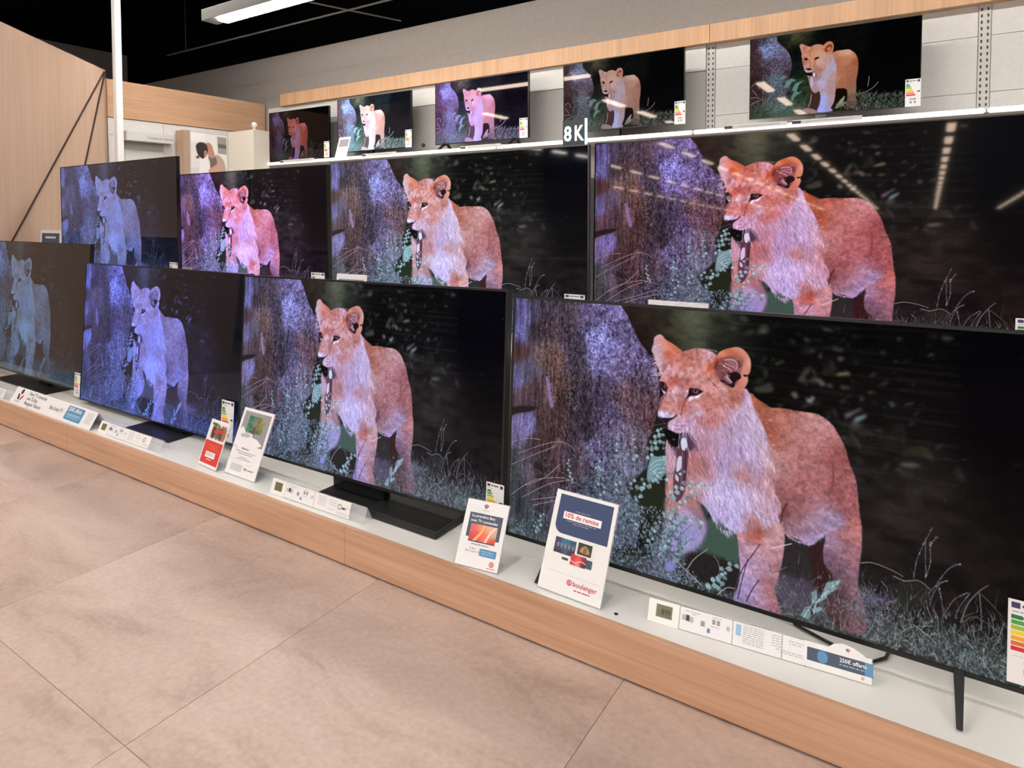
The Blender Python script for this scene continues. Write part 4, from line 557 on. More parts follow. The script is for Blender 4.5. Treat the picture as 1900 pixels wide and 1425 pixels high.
# ================================================================ lettering
def text(s, size, mt, parent, x, z, y, t=None, name='lettering', align='LEFT', bold=0, sx=1.):
    """flat letters standing in the card's own x,z plane"""
    cu_ = bpy.data.curves.new(name, 'FONT'); cu_.body = s; cu_.size = size; cu_.align_x = align; cu_.offset = bold*size; cu_.resolution_u = 2; cu_.extrude = 0
    o = bpy.data.objects.new(name, cu_); S.collection.objects.link(o); me = bpy.data.meshes.new_from_object(o); bpy.data.objects.remove(o)
    for v in me.vertices:
        p = (x+v.co.x*sx, y, z+v.co.y); v.co = t(*p) if t else p
    me.materials.clear(); me.materials.append(mt); return link(bpy.data.objects.new(name, me), parent)
def fine(parent, rows, mt, t, y, hgt=.0022, name='fine_print'):
    """rows of print too small to read: (x0, x1, z)"""
    m = MB()
    for x0, x1, z in rows:
        x = x0
        while x < x1-.001:
            w = min(rnd.uniform(.004, .014)*(1 if hgt < .003 else 1.4), x1-x); m.quad(x, x+w, z-hgt/2, z+hgt/2, y, t); x += w+.0022
    o = m.build(name, mt, parent); o['kind'] = 'stuff'; return o
# ================================================================ setting
T0 = .914
fl = structure(MB().box(-12, 6, -32, 6.6, -.06, -.012).build('floor', M['subfloor'])); fl['label'] = 'beige stone-look tiled shop floor'
tile0 = MB().box(0, T0-.0015, 0, T0-.0015, -.0125, 0).build('tile', M['tile'], fl, .0008)
tile1 = MB().box(0, T0-.0015, 0, 1.004, -.0125, 0).build('tile', M['tile'], fl, .0008)   # the row that runs in under the plinth
for i in range(-6, 4):
    for j in range(-3, 1):
        src = tile1 if j == 0 else tile0; o = src if src.get('used') is None else src.copy()
        if o is not src: S.collection.objects.link(o); o.parent = fl
        src['used'] = 1; o.location = (-.688+i*T0+.00075, .848+j*T0+.00075, 0)
for o in list(fl.children):
    if 'used' in o: del o['used']
MB().box(-12, 6, -32, 6.6, -.0119, -.006).build('grout_bed', M['grout'], fl)
structure(MB().box(-12, 6, -32, 6.6, 4.2, 4.3).build('ceiling', M['dark']))
structure(MB().box(-12, 6, 6.6, 6.7, -.05, 4.2).build('wall_far', M['dark']))
wt = structure(MB().box(-12, 6, 5.26, 5.4, -.01, 3.16).build('wall_back', M['wall']))
seams = (.0, .60, 1.20, 1.80, 2.035, 2.372, 2.565); ups = (-5.32, -4.537, -2.954, -1.371, .212, 1.795)
pg = None
for a, b in zip((-6.37,)+ups, ups):
    for z0, z1 in zip(seams, seams[1:]):
        if b-a < .5 and z0 < 1.8: pass
        MB().box(a+.032, b-.032, 5.24, 5.262, z0+.0015, z1-.0015).build('panel', M['panel'], wt)
for x in ups:
    u = MB().box(x-.029, x+.029, 5.232, 5.262, 0, 2.565).build('upright', M['upright'], wt)
    sl = MB()
    for k in range(42):
        for dx in (-.015, .015): sl.box(x+dx-.0045, x+dx+.0045, 5.2305, 5.2325, 1.0+k*.038, 1.0+k*.038+.018)
    s_ = sl.build('slots', M['slot'], u); s_['kind'] = 'stuff'
for a, b in ((-6.03, -1.402),):                                      # white header panels standing proud of the wall bays
    xs = [a, -5.2, -4.537, -2.954, b]
    for p, q in zip(xs, xs[1:]): MB().box(p+.002, q-.002, 5.215, 5.24, 2.372, 2.556).build('header_panel', M['panel'], wt)
    for p, q in zip(xs, xs[1:]): MB().box(p+.002, q-.002, 5.225, 5.239, 1.9, 2.37).build('shade_grey_panel', M['grey_panel'], wt)  # grey tone stands in for the televisions' shadow on these bays
for a, b in ((-6.05, -1.369), (-1.365, 2.4)): MB().box(a, b, 5.17, 5.262, 2.558, 2.69).build('fascia', M['oak_x'], wt)
wl = structure(MB().box(-6.6, -6.42, 3.38, 5.24, -.01, 2.26).build('wall_left', M['panel']))
MB().box(-6.6, -6.40, 3.37, 5.239, 2.268, 2.622).build('fascia', M['oak_y'], wl)
MB().box(-6.42, -6.412, 3.38, 3.950, 2.105, 2.262).build('panel', M['panel'], wl); MB().box(-6.42, -6.412, 3.956, 5.2, 2.105, 2.262).build('panel', M['panel'], wl)
MB().box(-6.42, -6.412, 3.956, 4.2, .8, 2.100).build('panel', M['panel'], wl); MB().box(-6.42, -6.409, 3.38, 3.53, .8, 2.09).build('panel', M['panel'], wl)
MB().box(-6.42, -6.416, 3.54, 3.948, 1.97, 2.05).build('grey_panel', M['grey_panel'], wl); MB().box(-6.42, -6.406, 3.54, 3.948, 1.0, 1.955).build('panel', M['panel'], wl)
wd_ = structure(MB().add([(x, y, z) for x in (-6.50, -6.34) for y, z in ((-.6, -.01), (3.334, -.01), (3.334, 2.685), (-.6, 3.83))], [(0, 1, 2, 3), (4, 7, 6, 5), (0, 4, 5, 1), (1, 5, 6, 2), (2, 6, 7, 3), (3, 7, 4, 0)]).build('wall_side', M['oak_up']))
for a, b in (((3.318, 2.672), (2.33, .80)), ((3.324, 2.668), (2.98, 1.2))):
    MB().tube([(-6.334, a[0], a[1]), (-6.334, b[0], b[1])], .0075, 6).build('cord', M['cord'], wd_)
structure(MB().box(5.6, 5.8, -32, 6.6, -.01, 4.2).build('wall_right', M['wall'])); structure(MB().box(-12, -11.8, -32, 6.6, -.01, 4.2).build('wall_outer', M['wall'])); structure(MB().box(-12, 6, -32.2, -32, -.01, 4.2).build('wall_rear', M['wall']))
# ================================================================ ceiling lamps in rows
def lamp(name, label, loc, rz, L=.85, group=None, tube='tube'):
    r = thing(name, label, 'lamp', loc, (0, 0, rz), group); MB().box(-L/2-.15, L/2+.15, -.07, .07, 0, .085).build('housing', M['lampbody'], r, .004)
    p = []
    for x, z in ((-L/2, 0), (L/2, 0)): p.append((x, z))
    MB().prism([(-L/2, .001), (-L/2+.02, -.022), (L/2-.02, -.022), (L/2, .001)], -.042, .042).build('lamp_tube', M[tube], r)
    if tube != 'tube': MB().box(-L/2-.15, L/2+.15, -.078, -.07, -.12, .085).build('shade', M['lampbody'], r)  # baffle added to keep the fill light off the shop floor
    MB().tube([(-L*.4, 0, .075), (-L*.4, 0, 1.4)], .004, 6).build('hanger', M['metal'], r); MB().tube([(L*.4, 0, .075), (L*.4, 0, 1.4)], .004, 6).build('hanger', M['metal'], r)
    return r
lamp('ceiling_lamp', 'long grey ceiling lamp hanging in front of the dark ceiling, lit', (-3.72, 3.22, 2.80), 0, 1.40)
for x, y, w in ((-5.2, 2.7, 'over the wooden panel'), (-5.0, 3.5, 'before the back wall, first of four'), (-3.1, 3.55, 'before the back wall, second of four'), (-1.2, 3.55, 'before the back wall, third of four'), (.7, 3.55, 'before the back wall, last of four')):
    lamp('ceiling_lamp', 'added fill lamp, unseen above the picture, ' + w, (x, y, 3.5), 0, 1.5, tube='tube_added')  # lamps added out of view to brighten the wall, pole and wooden panel
for i, x in enumerate((-7.2, -5.35, -3.5, -1.65, .2, 2.05, 3.9)):     # lines of lamps running back over the shop floor, seen in the screens
    r = thing('lamp_row', '%s line of ceiling lamps behind the viewer, mirrored in the screens as glints' % ('first', 'second', 'third', 'fourth', 'fifth', 'sixth', 'seventh')[i], 'lamp', (x, 0, 2.8))
    MB().box(-.03, .03, -25.6, 1.9, .05, .11).build('trunking', M['lampbody'], r)
    h0 = MB().box(-.06, .06, -.37, .37, 0, .05).build('housing', M['lampbody'], r); t0 = MB().add([(-.045, -.31, 0), (.045, -.31, 0), (.045, .31, 0), (-.045, .31, 0), (-.035, -.29, -.022), (.035, -.29, -.022), (.035, .29, -.022), (-.035, .29, -.022)], [(0, 3, 2, 1), (4, 5, 6, 7), (0, 1, 5, 4), (1, 2, 6, 5), (2, 3, 7, 6), (3, 0, 4, 7)]).build('lamp_tube', M['tube'], r)
    for k in range(22):
        y = 1.35-1.25*k
        if i == 0 and k < 1: y = -27
        for q in (h0, t0):
            c = q if k == 0 else q.copy()
            if k: S.collection.objects.link(c); c.parent = r
            c.location = (0, y, 0)
    for k in range(7): MB().tube([(0, 1.5-4*k, .11), (0, 1.5-4*k, 1.4)], .004, 5).build('hanger', M['metal'], r)
r = thing('hanging_rail', 'thin grey rail hung under the dark ceiling beside the long lamp', 'rail', (0, 0, 3.1))
MB().tube([(-6.95, 4.35, 0), (-3.6, 4.35, 0)], .008, 6).build('long_rail', M['metal'], r); MB().tube([(-4.35, 3.9, .01), (-4.05, 4.9, .01)], .007, 6).build('cross_rail', M['metal'], r); MB().tube([(-6.6, 4.35, 0), (-6.6, 4.35, 1.1)], .003, 5).build('hanger', M['metal'], r); MB().tube([(-3.8, 4.35, 0), (-3.8, 4.35, 1.1)], .003, 5).build('hanger', M['metal'], r)
r = thing('hanging_cable', 'short black cable end hanging in front of the grey wall', 'cable', (-2.33, 4.6, 2.93)); MB().tube([(0, 0, 0), (.004, 0, .5), (0, 0, 1.27)], .007, 6).build('wire', M['cable'], r); lathe([(0, -.012), (.011, -.01), (.011, .03), (.006, .034)], 8).build('plug', M['plastic'], r)
# white pole
r = thing('pole', 'square white pole rising in front of the wooden panel', 'pole', (-6.18, 3.36, 0)); MB().box(-.03, .03, -.03, .03, .012, 4.2).build('shaft', M['pole'], r, .004); MB().box(-.08, .08, -.08, .08, 0, .012).build('foot_plate', M['pole'], r, .002)
# ================================================================ plinth, bench, shelf
r = thing('display_plinth', 'low white display plinth with an oak front carrying the front row of televisions', 'plinth', (0, 0, 0))
xs = (-6.32, -6.03, -3.9, -1.766, .37, 2.4)
for a, b in zip(xs, xs[1:]): MB().box(a+.0008, b-.0008, 1.784, 1.802, .008, .152).build('front_board', M['oak'], r, .0015)
MB().box(-6.32, 2.4, 1.80, 1.9835, .128, .1495).build('front_top', M['white'], r); MB().box(-6.32, 2.4, 1.9865, 2.44, .128, .1495).build('rear_top', M['white'], r); MB().box(-6.32, 2.4, 1.83, 2.44, 0, .128).build('base', M['black'], r)
r = thing('display_bench', 'white step behind the front televisions carrying the middle row', 'bench', (0, 0, 0)); MB().box(-6.32, 2.4, 2.45, 3.24, .70, .73).build('top', M['white'], r, .002); MB().box(-6.32, 2.4, 2.47, 3.23, 0, .70).build('body', M['white'], r)
for x, w in ((-3.19, .04), (-1.395, .05)):
    u = thing('upright_post', 'pale upright post in the gap %s' % ('left of the sharpest middle television' if x < -2 else 'under the lit sign, between two middle televisions'), 'post', (x, 3.16, .73)); MB().box(-w/2, w/2, -.015, .015, 0, .66 if x < -2 else .76).build('board', M['panel'], u, .002); MB().box(-w/2-.03, w/2+.03, -.03, .04, 0, .012).build('foot', M['metal'], u)
    if x < -2: MB().box(-.03, -.012, -.02, .02, .3, .66).build('side_trim', M['metal'], u)
sh = thing('wall_shelf', 'long white wall shelf with a lit front edge under the top row', 'shelf', (0, 0, 0))
for a, b in ((-6.0, -4.539), (-4.535, -2.956), (-2.952, -1.373), (-1.369, .21), (.214, 1.9)): MB().box(a, b, 4.80, 5.235, 1.862, 1.884).build('board', M['panel'], sh); MB().box(a+.01, b-.01, 4.784, 4.80, 1.857, 1.885).build('led_strip', M['led'], sh)
for x0, x1 in ((-4.44, -4.019), (-3.301, -2.899), (-.753, -.374), (-5.6, -5.1), (-1.16, -.78)):
    q = thing('price_rail', {-4.44: 'pale price rail clipped on the shelf edge below the brightest top television', -3.301: 'pale price rail on the shelf edge below the pink top television', -.753: 'pale price rail on the shelf edge below the rightmost top television', -5.6: 'pale price rail on the shelf edge below the small dark television', -1.16: 'pale price rail on the shelf edge right of the upright slots'}[x0], 'price rail', (x0, 4.778, 1.872)); MB().box(0, x1-x0, -.004, .005, 0, .026).build('rail', M['rail'], q, .001); MB().box(0, .05, -.0055, -.004, .004, .02).build('display', M['ink'], q)
    fine(q, [(.08, (x1-x0)*.9, .013)], M['mid'], None, -.0046, .004)
# ================================================================ televisions
def tv(name, label, x0, zb, y, W, H, film, sm, lean=0, roll=0, yaw=0, b=.007, bb=.011, th=.03, bez='bezel', stand=None, base=0):
    r = thing(name, label, 'television', (x0, y, zb), (-lean, -roll, yaw), 'televisions on display')
    MB().box(.06, W-.06, th, th+.045, H*.06, H*.62).build('back_housing', M['plastic'], r, .012)
    MB().box(0, W, .004, th, 0, H).build('panel_body', M[bez], r, .002)
    f = MB(); f.box(0, W, 0, .005, H-b, H); f.box(0, W, 0, .005, 0, bb); f.box(0, b, 0, .005, bb, H-b); f.box(W-b, W, 0, .005, bb, H-b); f.build('bezel', M[bez], r)
    MB().quad(b, W-b, bb, H-b, .0025).build('screen', sm, r)
    d = zb-base                                                        # height of the lower edge over what the set stands on
    up = lambda x, y_, z: (x, y_*math.cos(lean)+z*math.sin(lean)*-1 if 0 else y_, z)
    inv = Matrix.Rotation(lean, 4, 'X') @ Matrix.Rotation(0, 4, 'Z')
    tt = lambda x, y_, z: tuple(inv @ Vector((x, y_, z)))
    if stand and stand[0] == 'legs':
        for k, x in enumerate(stand[1:]):
            lg = MB(); w = .011
            for ye in (-.115, .15): lg.add([tt(*v) for v in ((x-w, .012-.012*(ye < 0), .012), (x+w, .012-.012*(ye < 0), .012), (x+w, .05, .012), (x-w, .05, .012), (x-w*.55, ye-.012, -d+.001), (x+w*.55, ye-.012, -d+.001), (x+w*.55, ye+.012, -d+.001), (x-w*.55, ye+.012, -d+.001))], [(0, 3, 2, 1), (4, 5, 6, 7), (0, 1, 5, 4), (1, 2, 6, 5), (2, 3, 7, 6), (3, 0, 4, 7)])
            o = lg.build('leg', M['plastic'], r, .0015)
    if stand and stand[0] == 'plate':
        _, xa, xb, ya, yb, xn, wn = stand
        MB().prism([(xa, 0), (xb, 0), (xb, .009), (xa, .009)], ya, yb, lambda x, y_, z: tt(x, y_, z-d)).build('stand_plate', M['base'], r, .003)
        MB().box(xn-wn/2, xn+wn/2, .012, .045, -d+.008, .03, tt).build('stand_neck', M['gloss'], r, .003)
    return r
def S1(n, film, **k): return screen_mat('screen_'+n, film, **k)
# --- front row, left to right
tv('television', 'front row television cut by the left edge, dim bluish lion and reflections', -6.10, .196, 2.10, 1.735, .944, film1, S1('dim', film1, gain=1, tint=(.17, .34, .56), sat=.5, gamma=1.0, lift=(.006, .005, .004), rough=.03, spec=.5), .075, 0, 0, .006, .009, .028, 'bezel_black', ('plate', .62, 1.40, -.085, .20, 1.16, .13), .15)
tv('television', 'front row television with a washed-out violet lion cub', -4.311, .176, 2.05, 1.562, .852, film1, S1('violet', film1, gain=1, tint=(.44, .56, 1.75), sat=.5, gamma=1.0, lift=(0, .001, .002), rough=.04, spec=.3), .075, 0, 0, .006, .008, .058, 'bezel_black', ('plate', .73, 1.14, -.11, .18, 1.03, .11), .15)
t3 = tv('television', 'front row television with a peach lion cub, on a wide black block stand', -2.648, .218, 1.975, 1.449, .815, film1, S1('peach', film1, gain=1.0, tint=(1.0, 1.02, 1.26), sat=.95, rough=.07, spec=.05), .075, math.radians(.62), 0, .008, .011, .034, 'bezel')
tv('television', 'largest television, front row at the right, lion cub over two blade legs', -1.1835, .2075, 1.975, 1.449, .8225, film1, S1('near', film1, gain=1.0, tint=(1.02, .99, 1.04), sat=1.0, gamma=1.06, rough=.1, spec=.05), .075, math.radians(.2), 0, .0085, .0115, .03, 'bezel', ('legs', .185, 1.247), .15)
# --- middle row
tv('television', 'middle row television at the far left, blue-grey lion cub with shop reflections', -5.945, .819, 2.72, 1.676, .910, film1, S1('blue', film1, gain=1, tint=(.31, .43, 1.05), sat=.45, gamma=.85, lift=(.003, .002, .001), rough=.03, spec=.5), 0, 0, 0, .006, .009, .03, 'bezel_black', ('legs', .46, 1.16), .73)
tv('television', 'middle row television with a bright pink lion cub', -4.782, .748, 3.03, 1.667, .885, film1, S1('pink', film1, gain=1, tint=(1.6, 1.24, 2.2), sat=.95, gamma=1.04, rough=.04, spec=.12), 0, 0, 0, .006, .009, .03, 'bezel_black', ('legs', .3, 1.37), .73)
tv('television', 'middle row television below the lit sign, crisp lion cub, polished side edge', -2.974, .742, 2.92, 1.672, .889, film1, S1('crisp', film1, gain=1, tint=(1.2, 1.26, 1.38), sat=.98, gamma=1.0, rough=.04, spec=.18), 0, 0, 0, .005, .007, .024, 'steel', ('legs', .44, 1.3), .73)
tv('television', 'middle row television at the right, pink-orange lion cub and rows of lamp glints', -1.329, .748, 3.03, 1.672, .899, film1, S1('salmon', film1, gain=1, tint=(1.14, .96, 1.06), sat=1.08, gamma=1.06, rough=.03, spec=.12, coat=.06, crough=.22, warm=(1, .8, .64)), math.radians(1.3), 0, math.radians(.25), .005, .007, .03, 'bezel_black', ('legs', .3, 1.37), .73)
# --- top row
tops = (('T1', 'top row television at the far left, dim dark-red lion', -6.045, 1.917, .934, .541, dict(gain=.5, tint=(1.1, .66, .9), sat=.9, gamma=1.1), -.006), ('T2', 'top row television with an overexposed white and blue lion', -4.980, 1.955, .959, .533, dict(gain=2.1, tint=(.95, 1.12, 1.5), sat=.85, gamma=.86), .0), ('T3', 'top row television with a violet-pink lion, on black splayed feet', -3.735, 1.955, .966, .552, dict(gain=1.3, tint=(1.08, .84, 1.75), sat=.8, gamma=.86), 0), ('T4', 'top row television with a muted brown lion, above the lit sign', -2.448, 1.962, .957, .545, dict(gain=.8, tint=(1., .95, 1.02), sat=.72, gamma=1.0), .008), ('T5', 'top row television at the right with a tawny lion, sharpest of the row', -1.054, 1.954, .961, .541, dict(gain=1., tint=(1, 1.0, 1.04), sat=.9, gamma=1.14), 0))
for n, lab, x, z, w, h, k, rl in tops:
    tv('television', lab, x, z, 5.0, w, h, film2, S1(n, film2, rough=.03, spec=.16, warm=(1, .82, .7), **k), 0, rl, 0, .004, .006, .03, 'bezel_black', ('legs', .10, w-.14) if n == 'T3' else ('plate', w*.3, w*.7, -.08, .12, w*.45, .07), 1.8845)
# block stand of the third front set: thin plate at the left, thicker block at the right
o = MB().box(.60, 1.222, -.078, .20, -.0675, -.047, lambda x, y, z: tuple(Matrix.Rotation(math.radians(.62), 4, 'Y') @ Matrix.Rotation(.075, 4, 'X') @ Vector((x, y, z)))).build('stand_plate', M['base'], t3, .003)
MB().box(.885, 1.222, -.078, .19, -.0475, -.036, lambda x, y, z: tuple(Matrix.Rotation(math.radians(.62), 4, 'Y') @ Matrix.Rotation(.075, 4, 'X') @ Vector((x, y, z)))).build('stand_block', M['base'], t3, .003)
MB().box(.62, .90, .012, .05, -.05, .04, lambda x, y, z: tuple(Matrix.Rotation(.075, 4, 'X') @ Vector((x, y, z)))).build('stand_neck', M['gloss'], t3, .003)
# power cable under the largest set
r = thing('power_cable', 'black power cable looping on the plinth under the largest television', 'cable', (0, 0, 0)); MB().tube([(-.345, 2.10, .19), (-.30, 2.075, .1545), (-.23, 2.045, .1545), (-.16, 2.018, .1545), (-.11, 2.015, .1545), (-.085, 2.05, .1545), (-.078, 2.10, .1545), (-.085, 2.2, .1545)], .0042, 8).build('wire', M['cable'], r, 0, True)
tag(lathe([(0, 0), (.006, 0), (.006, .0012), (0, .0012)], 12).build('hole_cover', M['hole']), 'small black round hole cover in the white plinth top', 'cap').location = (-.731, 1.84, .1495)
# lit sign
r = thing('lit_sign', 'small dark lit sign reading 8K on top of a middle television', 'sign', (-1.441, 2.935, 1.6325)); MB().box(0, .112, 0, .008, 0, .118).build('plate', M['plate8'], r); MB().box(.112, .121, -.001, .009, -.003, .121).build('lit_edge', M['edge8'], r); MB().box(.005, .107, .008, .02, -.0005, .006).build('foot', M['plastic'], r)
text('8', .098, M['sign8'], r, .006, .022, -.0008, bold=.022, sx=.82); text('K', .098, M['sign8w'], r, .058, .022, -.0008, bold=.022, sx=.72)
# ================================================================ printed cards
def tilter(le):
    c, s = math.cos(le), math.sin(le); return lambda x, y, z: (x, y*c+z*s, z*c-y*s)
def card(name, label, cat, loc, yaw, w, h, lean, foot=.1, acr=True, group=None):
    r = thing(name, label, cat, loc, (0, 0, math.radians(yaw)), group); t = tilter(math.radians(lean)); le = math.radians(lean)
    MB().box(0, w, 0, .0012, .004, h, t).build('card', M['paper'], r)
    if acr:
        MB().box(-.002, w+.002, .0018, .0045, .001, h+.002, t).build('acrylic_back', M['acrylic'], r)
        MB().box(-.002, w+.002, .002, foot, 0, .0028).build('acrylic_foot', M['acrylic'], r, .0006)
    return r, t
Yf = -.0006
def pic(r, t, key, x0, x1, z0, z1, y=Yf, name='picture'): return MB().quad(x0, x1, z0, z1, y, t).build(name, PIC[key], r)
def block(r, t, mt, x0, x1, z0, z1, y=Yf*.6, name='printed_block', rr=0, only=None):
    if rr:
        pts = []
        for k, (cx, cz, a0) in enumerate(((x0+rr, z0+rr, 180), (x1-rr, z0+rr, 270), (x1-rr, z1-rr, 0), (x0+rr, z1-rr, 90))):
            if only is None or k in only: pts += [(cx+rr*math.cos(math.radians(a0+90*q/6)), cz+rr*math.sin(math.radians(a0+90*q/6))) for q in range(7)]
            else: pts.append(((x0, z0), (x1, z0), (x1, z1), (x0, z1))[k])
        m = MB(); m.add([t(x, y, z) for x, z in pts], [tuple(range(len(pts)))])
    else: m = MB(); m.quad(x0, x1, z0, z1, y, t)
    return m.build(name, mt, r)
def ring(r, t, mt, cx, cz, ro, ri, y=Yf, name='logo', n=20):
    m = MB(); vs = []
    for k in range(n):
        a = 2*math.pi*k/n; vs += [t(cx+ro*math.cos(a), y, cz+ro*math.sin(a)), t(cx+ri*math.cos(a), y, cz+ri*math.sin(a))]
    m.add(vs, [(2*k, 2*((k+1) % n), 2*((k+1) % n)+1, 2*k+1) for k in range(n)]); return m.build(name, mt, r)
def poly(r, t, mt, pts, y=Yf, name='logo'): m = MB(); m.add([t(x, y, z) for x, z in pts], [tuple(range(len(pts)))]); return m.build(name, mt, r)
def vlogo(r, t, cx, cz, s, y=Yf):
    poly(r, t, M['violet'], [(cx-.9*s, cz+.5*s), (cx-.35*s, cz+.8*s), (cx-.05*s, cz+.1*s), (cx-.3*s, cz-.7*s)], y); poly(r, t, M['crimson'], [(cx+.9*s, cz+.5*s), (cx+.35*s, cz+.8*s), (cx+.05*s, cz+.1*s), (cx+.0*s, cz-.9*s)], y); poly(r, t, M['navy'], [(cx-.25*s, cz+.95*s), (cx+.25*s, cz+.95*s), (cx+.2*s, cz+.55*s), (cx-.2*s, cz+.55*s)], y)
def blogo(r, t, cx, cz, s, mt, y=Yf): ring(r, t, mt, cx, cz, s, s*.68, y); ring(r, t, mt, cx+.05*s, cz-.08*s, s*.45, s*.2, y); poly(r, t, mt, [(cx-.42*s, cz+.5*s), (cx-.2*s, cz+.5*s), (cx-.2*s, cz-.3*s), (cx-.42*s, cz-.3*s)], y)
# large A4 card: 10 % off
r, t = card('promo_card', 'tall white promotion card with a navy block reading 10% de remise', 'sign', (-.984, 1.832, .1512), -1.4, .208, .298, 27, .095)
block(r, t, M['navy'], .016, .196, .172, .288, rr=.028, only=(0,)); block(r, t, M['pinkp'], .038, .166, .217, .239, Yf); text('10% de remise', .0195, M['crimson'], r, .0415, .2225, Yf*1.6, t, bold=.018)
fine(r, [(.075, .126, .2455), (.05, .152, .2125), (.075, .13, .207)], M['mid'], t, Yf)
pic(r, t, 'film_screen', .028, .099, .115, .16); pic(r, t, 'tablet_screen', .106, .152, .128, .162, Yf*2); pic(r, t, 'red_phone', .09, .14, .094, .124, Yf*3); block(r, t, M['slate'], .132, .16, .096, .12, Yf*2); block(r, t, M['ink'], .06, .082, .1, .107, rr=.003)
block(r, t, M['soft'], .012, .196, .0615, .0622); blogo(r, t, .1, .043, .0085, M['crimson']); text('boulanger', .0195, M['crimson'], r, .1115, .037, Yf, t, bold=.012); fine(r, [(.118, .17, .0265)], M['crimson'], t, Yf, .003)
# A5 card: box with connected TV
r, t = card('promo_card', 'white promotion card with a sunset television picture, standing before the black block stand', 'sign', (-1.275, 1.7975, .1512), 9, .152, .213, 33, .07)
vlogo(r, t, .072, .195, .0095); fine(r, [(.06, .086, .183)], M['soft'], t, Yf)
block(r, t, M['slate'], .018, .138, .094, .172); text('La première Box', .0125, M['paper'], r, .026, .1585, Yf, t, bold=.02); text('avec TV connectée', .0125, M['paper'], r, .026, .1435, Yf, t, bold=.02); pic(r, t, 'sunset_screen', .03, .126, .084, .137, Yf*2); block(r, t, M['ink'], .03, .126, .081, .0845, Yf*2)
fine(r, [(.044, .108, .074)], M['ink'], t, Yf); text('Ta Box', .008, M['ink'], r, .04, .058, Yf, t); text('Bbox Smart TV', .008, M['ink'], r, .028, .049, Yf, t); block(r, t, M['blue'], .078, .138, .042, .065, rr=.004); fine(r, [(.084, .13, .057), (.086, .126, .05)], M['pale_blue'], t, Yf*1.6, .003); blogo(r, t, .128, .024, .0085, M['red']); fine(r, [(.112, .144, .011)], M['red'], t, Yf)
# A4 grey card
r, t = card('promo_card', 'tall white card with a grey picture of a wall television, beside the red leaflet', 'sign', (-2.592, 1.859, .1512), -.8, .212, .297, 24, .09)
block(r, t, M['mid'], .016, .198, .14, .284); pic(r, t, 'nature_screen', .055, .165, .195, .268, Yf*1.6); poly(r, t, M['paper'], [(.016, .2), (.03, .215), (.06, .19), (.11, .19), (.11, .176), (.15, .172), (.19, .152), (.16, .1395), (.016, .1395)], Yf*1.3, 'printed_shape'); poly(r, t, M['soft'], [(.03, .18), (.06, .188), (.105, .185), (.09, .172), (.04, .168)], Yf*1.8, 'printed_shape'); block(r, t, M['ink'], .1, .122, .19, .194, Yf*2)
text('Bienvenue', .012, M['ink'], r, .066, .118, Yf, t, bold=.015); fine(r, [(.03, .17, .107), (.05, .15, .099), (.07, .12, .084), (.05, .15, .076)], M['mid'], t, Yf, .003); fine(r, [(.03, .108, .05-.005*k) for k in range(6)], M['soft'], t, Yf, .003); blogo(r, t, .128, .04, .006, M['ink']); text('boulanger', .0125, M['ink'], r, .137, .036, Yf, t)
for z, a in ((.128, .05), (.075, .17)): MB().tube([t(-.002, -.003, z), t(.03, -.004, z-.004), t(a, -.003, z-.018)], .0016, 6).build('acrylic_edge', M['acrylic'], r)
# red leaflet
r, t = card('leaflet_card', 'small leaflet with a photo of people over a red half', 'sign', (-2.783, 1.853, .1512), -4.6, .152, .212, 22, .07)
pic(r, t, 'people_photo', .012, .146, .118, .204); block(r, t, M['red'], .004, .148, .016, .118); text('OFFRE', .016, M['ink'], r, .02, .188, Yf*1.6, t, bold=.02); fine(r, [(.04, .12, .1), (.05, .11, .092), (.035, .125, .084)], M['orange'], t, Yf, .004); block(r, t, M['paper'], .034, .112, .044, .07, Yf, rr=.004); fine(r, [(.042, .104, .062), (.042, .104, .055)], M['soft'], t, Yf*1.8, .004); fine(r, [(.05, .09, .036)], M['paper'], t, Yf, .003)
# price strips
def strip(label, loc, yaw, w, h, lean, cut, tail=0, lcd='899', name='price_strip', group=None):
    r = thing(name, label, 'price tag', loc, (0, 0, math.radians(yaw)), group); t = tilter(math.radians(lean))
    MB().box(0, .085, 0, .004, 0, h, t).build('display_unit', M['white'], r, .001); block(r, t, M['lcd'], .022, .066, h*.28, h*.82, -.0004, 'lcd')
    if lcd: text(lcd, h*.36, M['lcdink'], r, .036, h*.4, -.0008, t, name='digits', bold=.006, sx=.78)
    xs = [.087]+cut+[w]
    for a, b in zip(xs, xs[1:]):
        MB().box(a, b-.002, .0005, .0015, .002, h-.001, t).build('price_card', M['paper'], r)
    d = h*math.sin(math.radians(lean)); z = h*math.cos(math.radians(lean))
    MB().box(.085, w+tail, .002, .0035, 0, h, t).build('acrylic_front', M['acrylic'], r)
    MB().add([(.0, d+.002, z), (w+tail, d+.002, z), (w+tail, 2*d+.012, .0), (.0, 2*d+.012, .0), (.0, d+.004, z), (w+tail, d+.004, z), (w+tail, 2*d+.0145, .0), (.0, 2*d+.0145, .0)], [(0, 1, 2, 3), (7, 6, 5, 4), (0, 4, 5, 1), (2, 6, 7, 3), (1, 5, 6, 2), (0, 3, 7, 4)]).build('acrylic_rear', M['acrylic'], r)
    return r, t, h
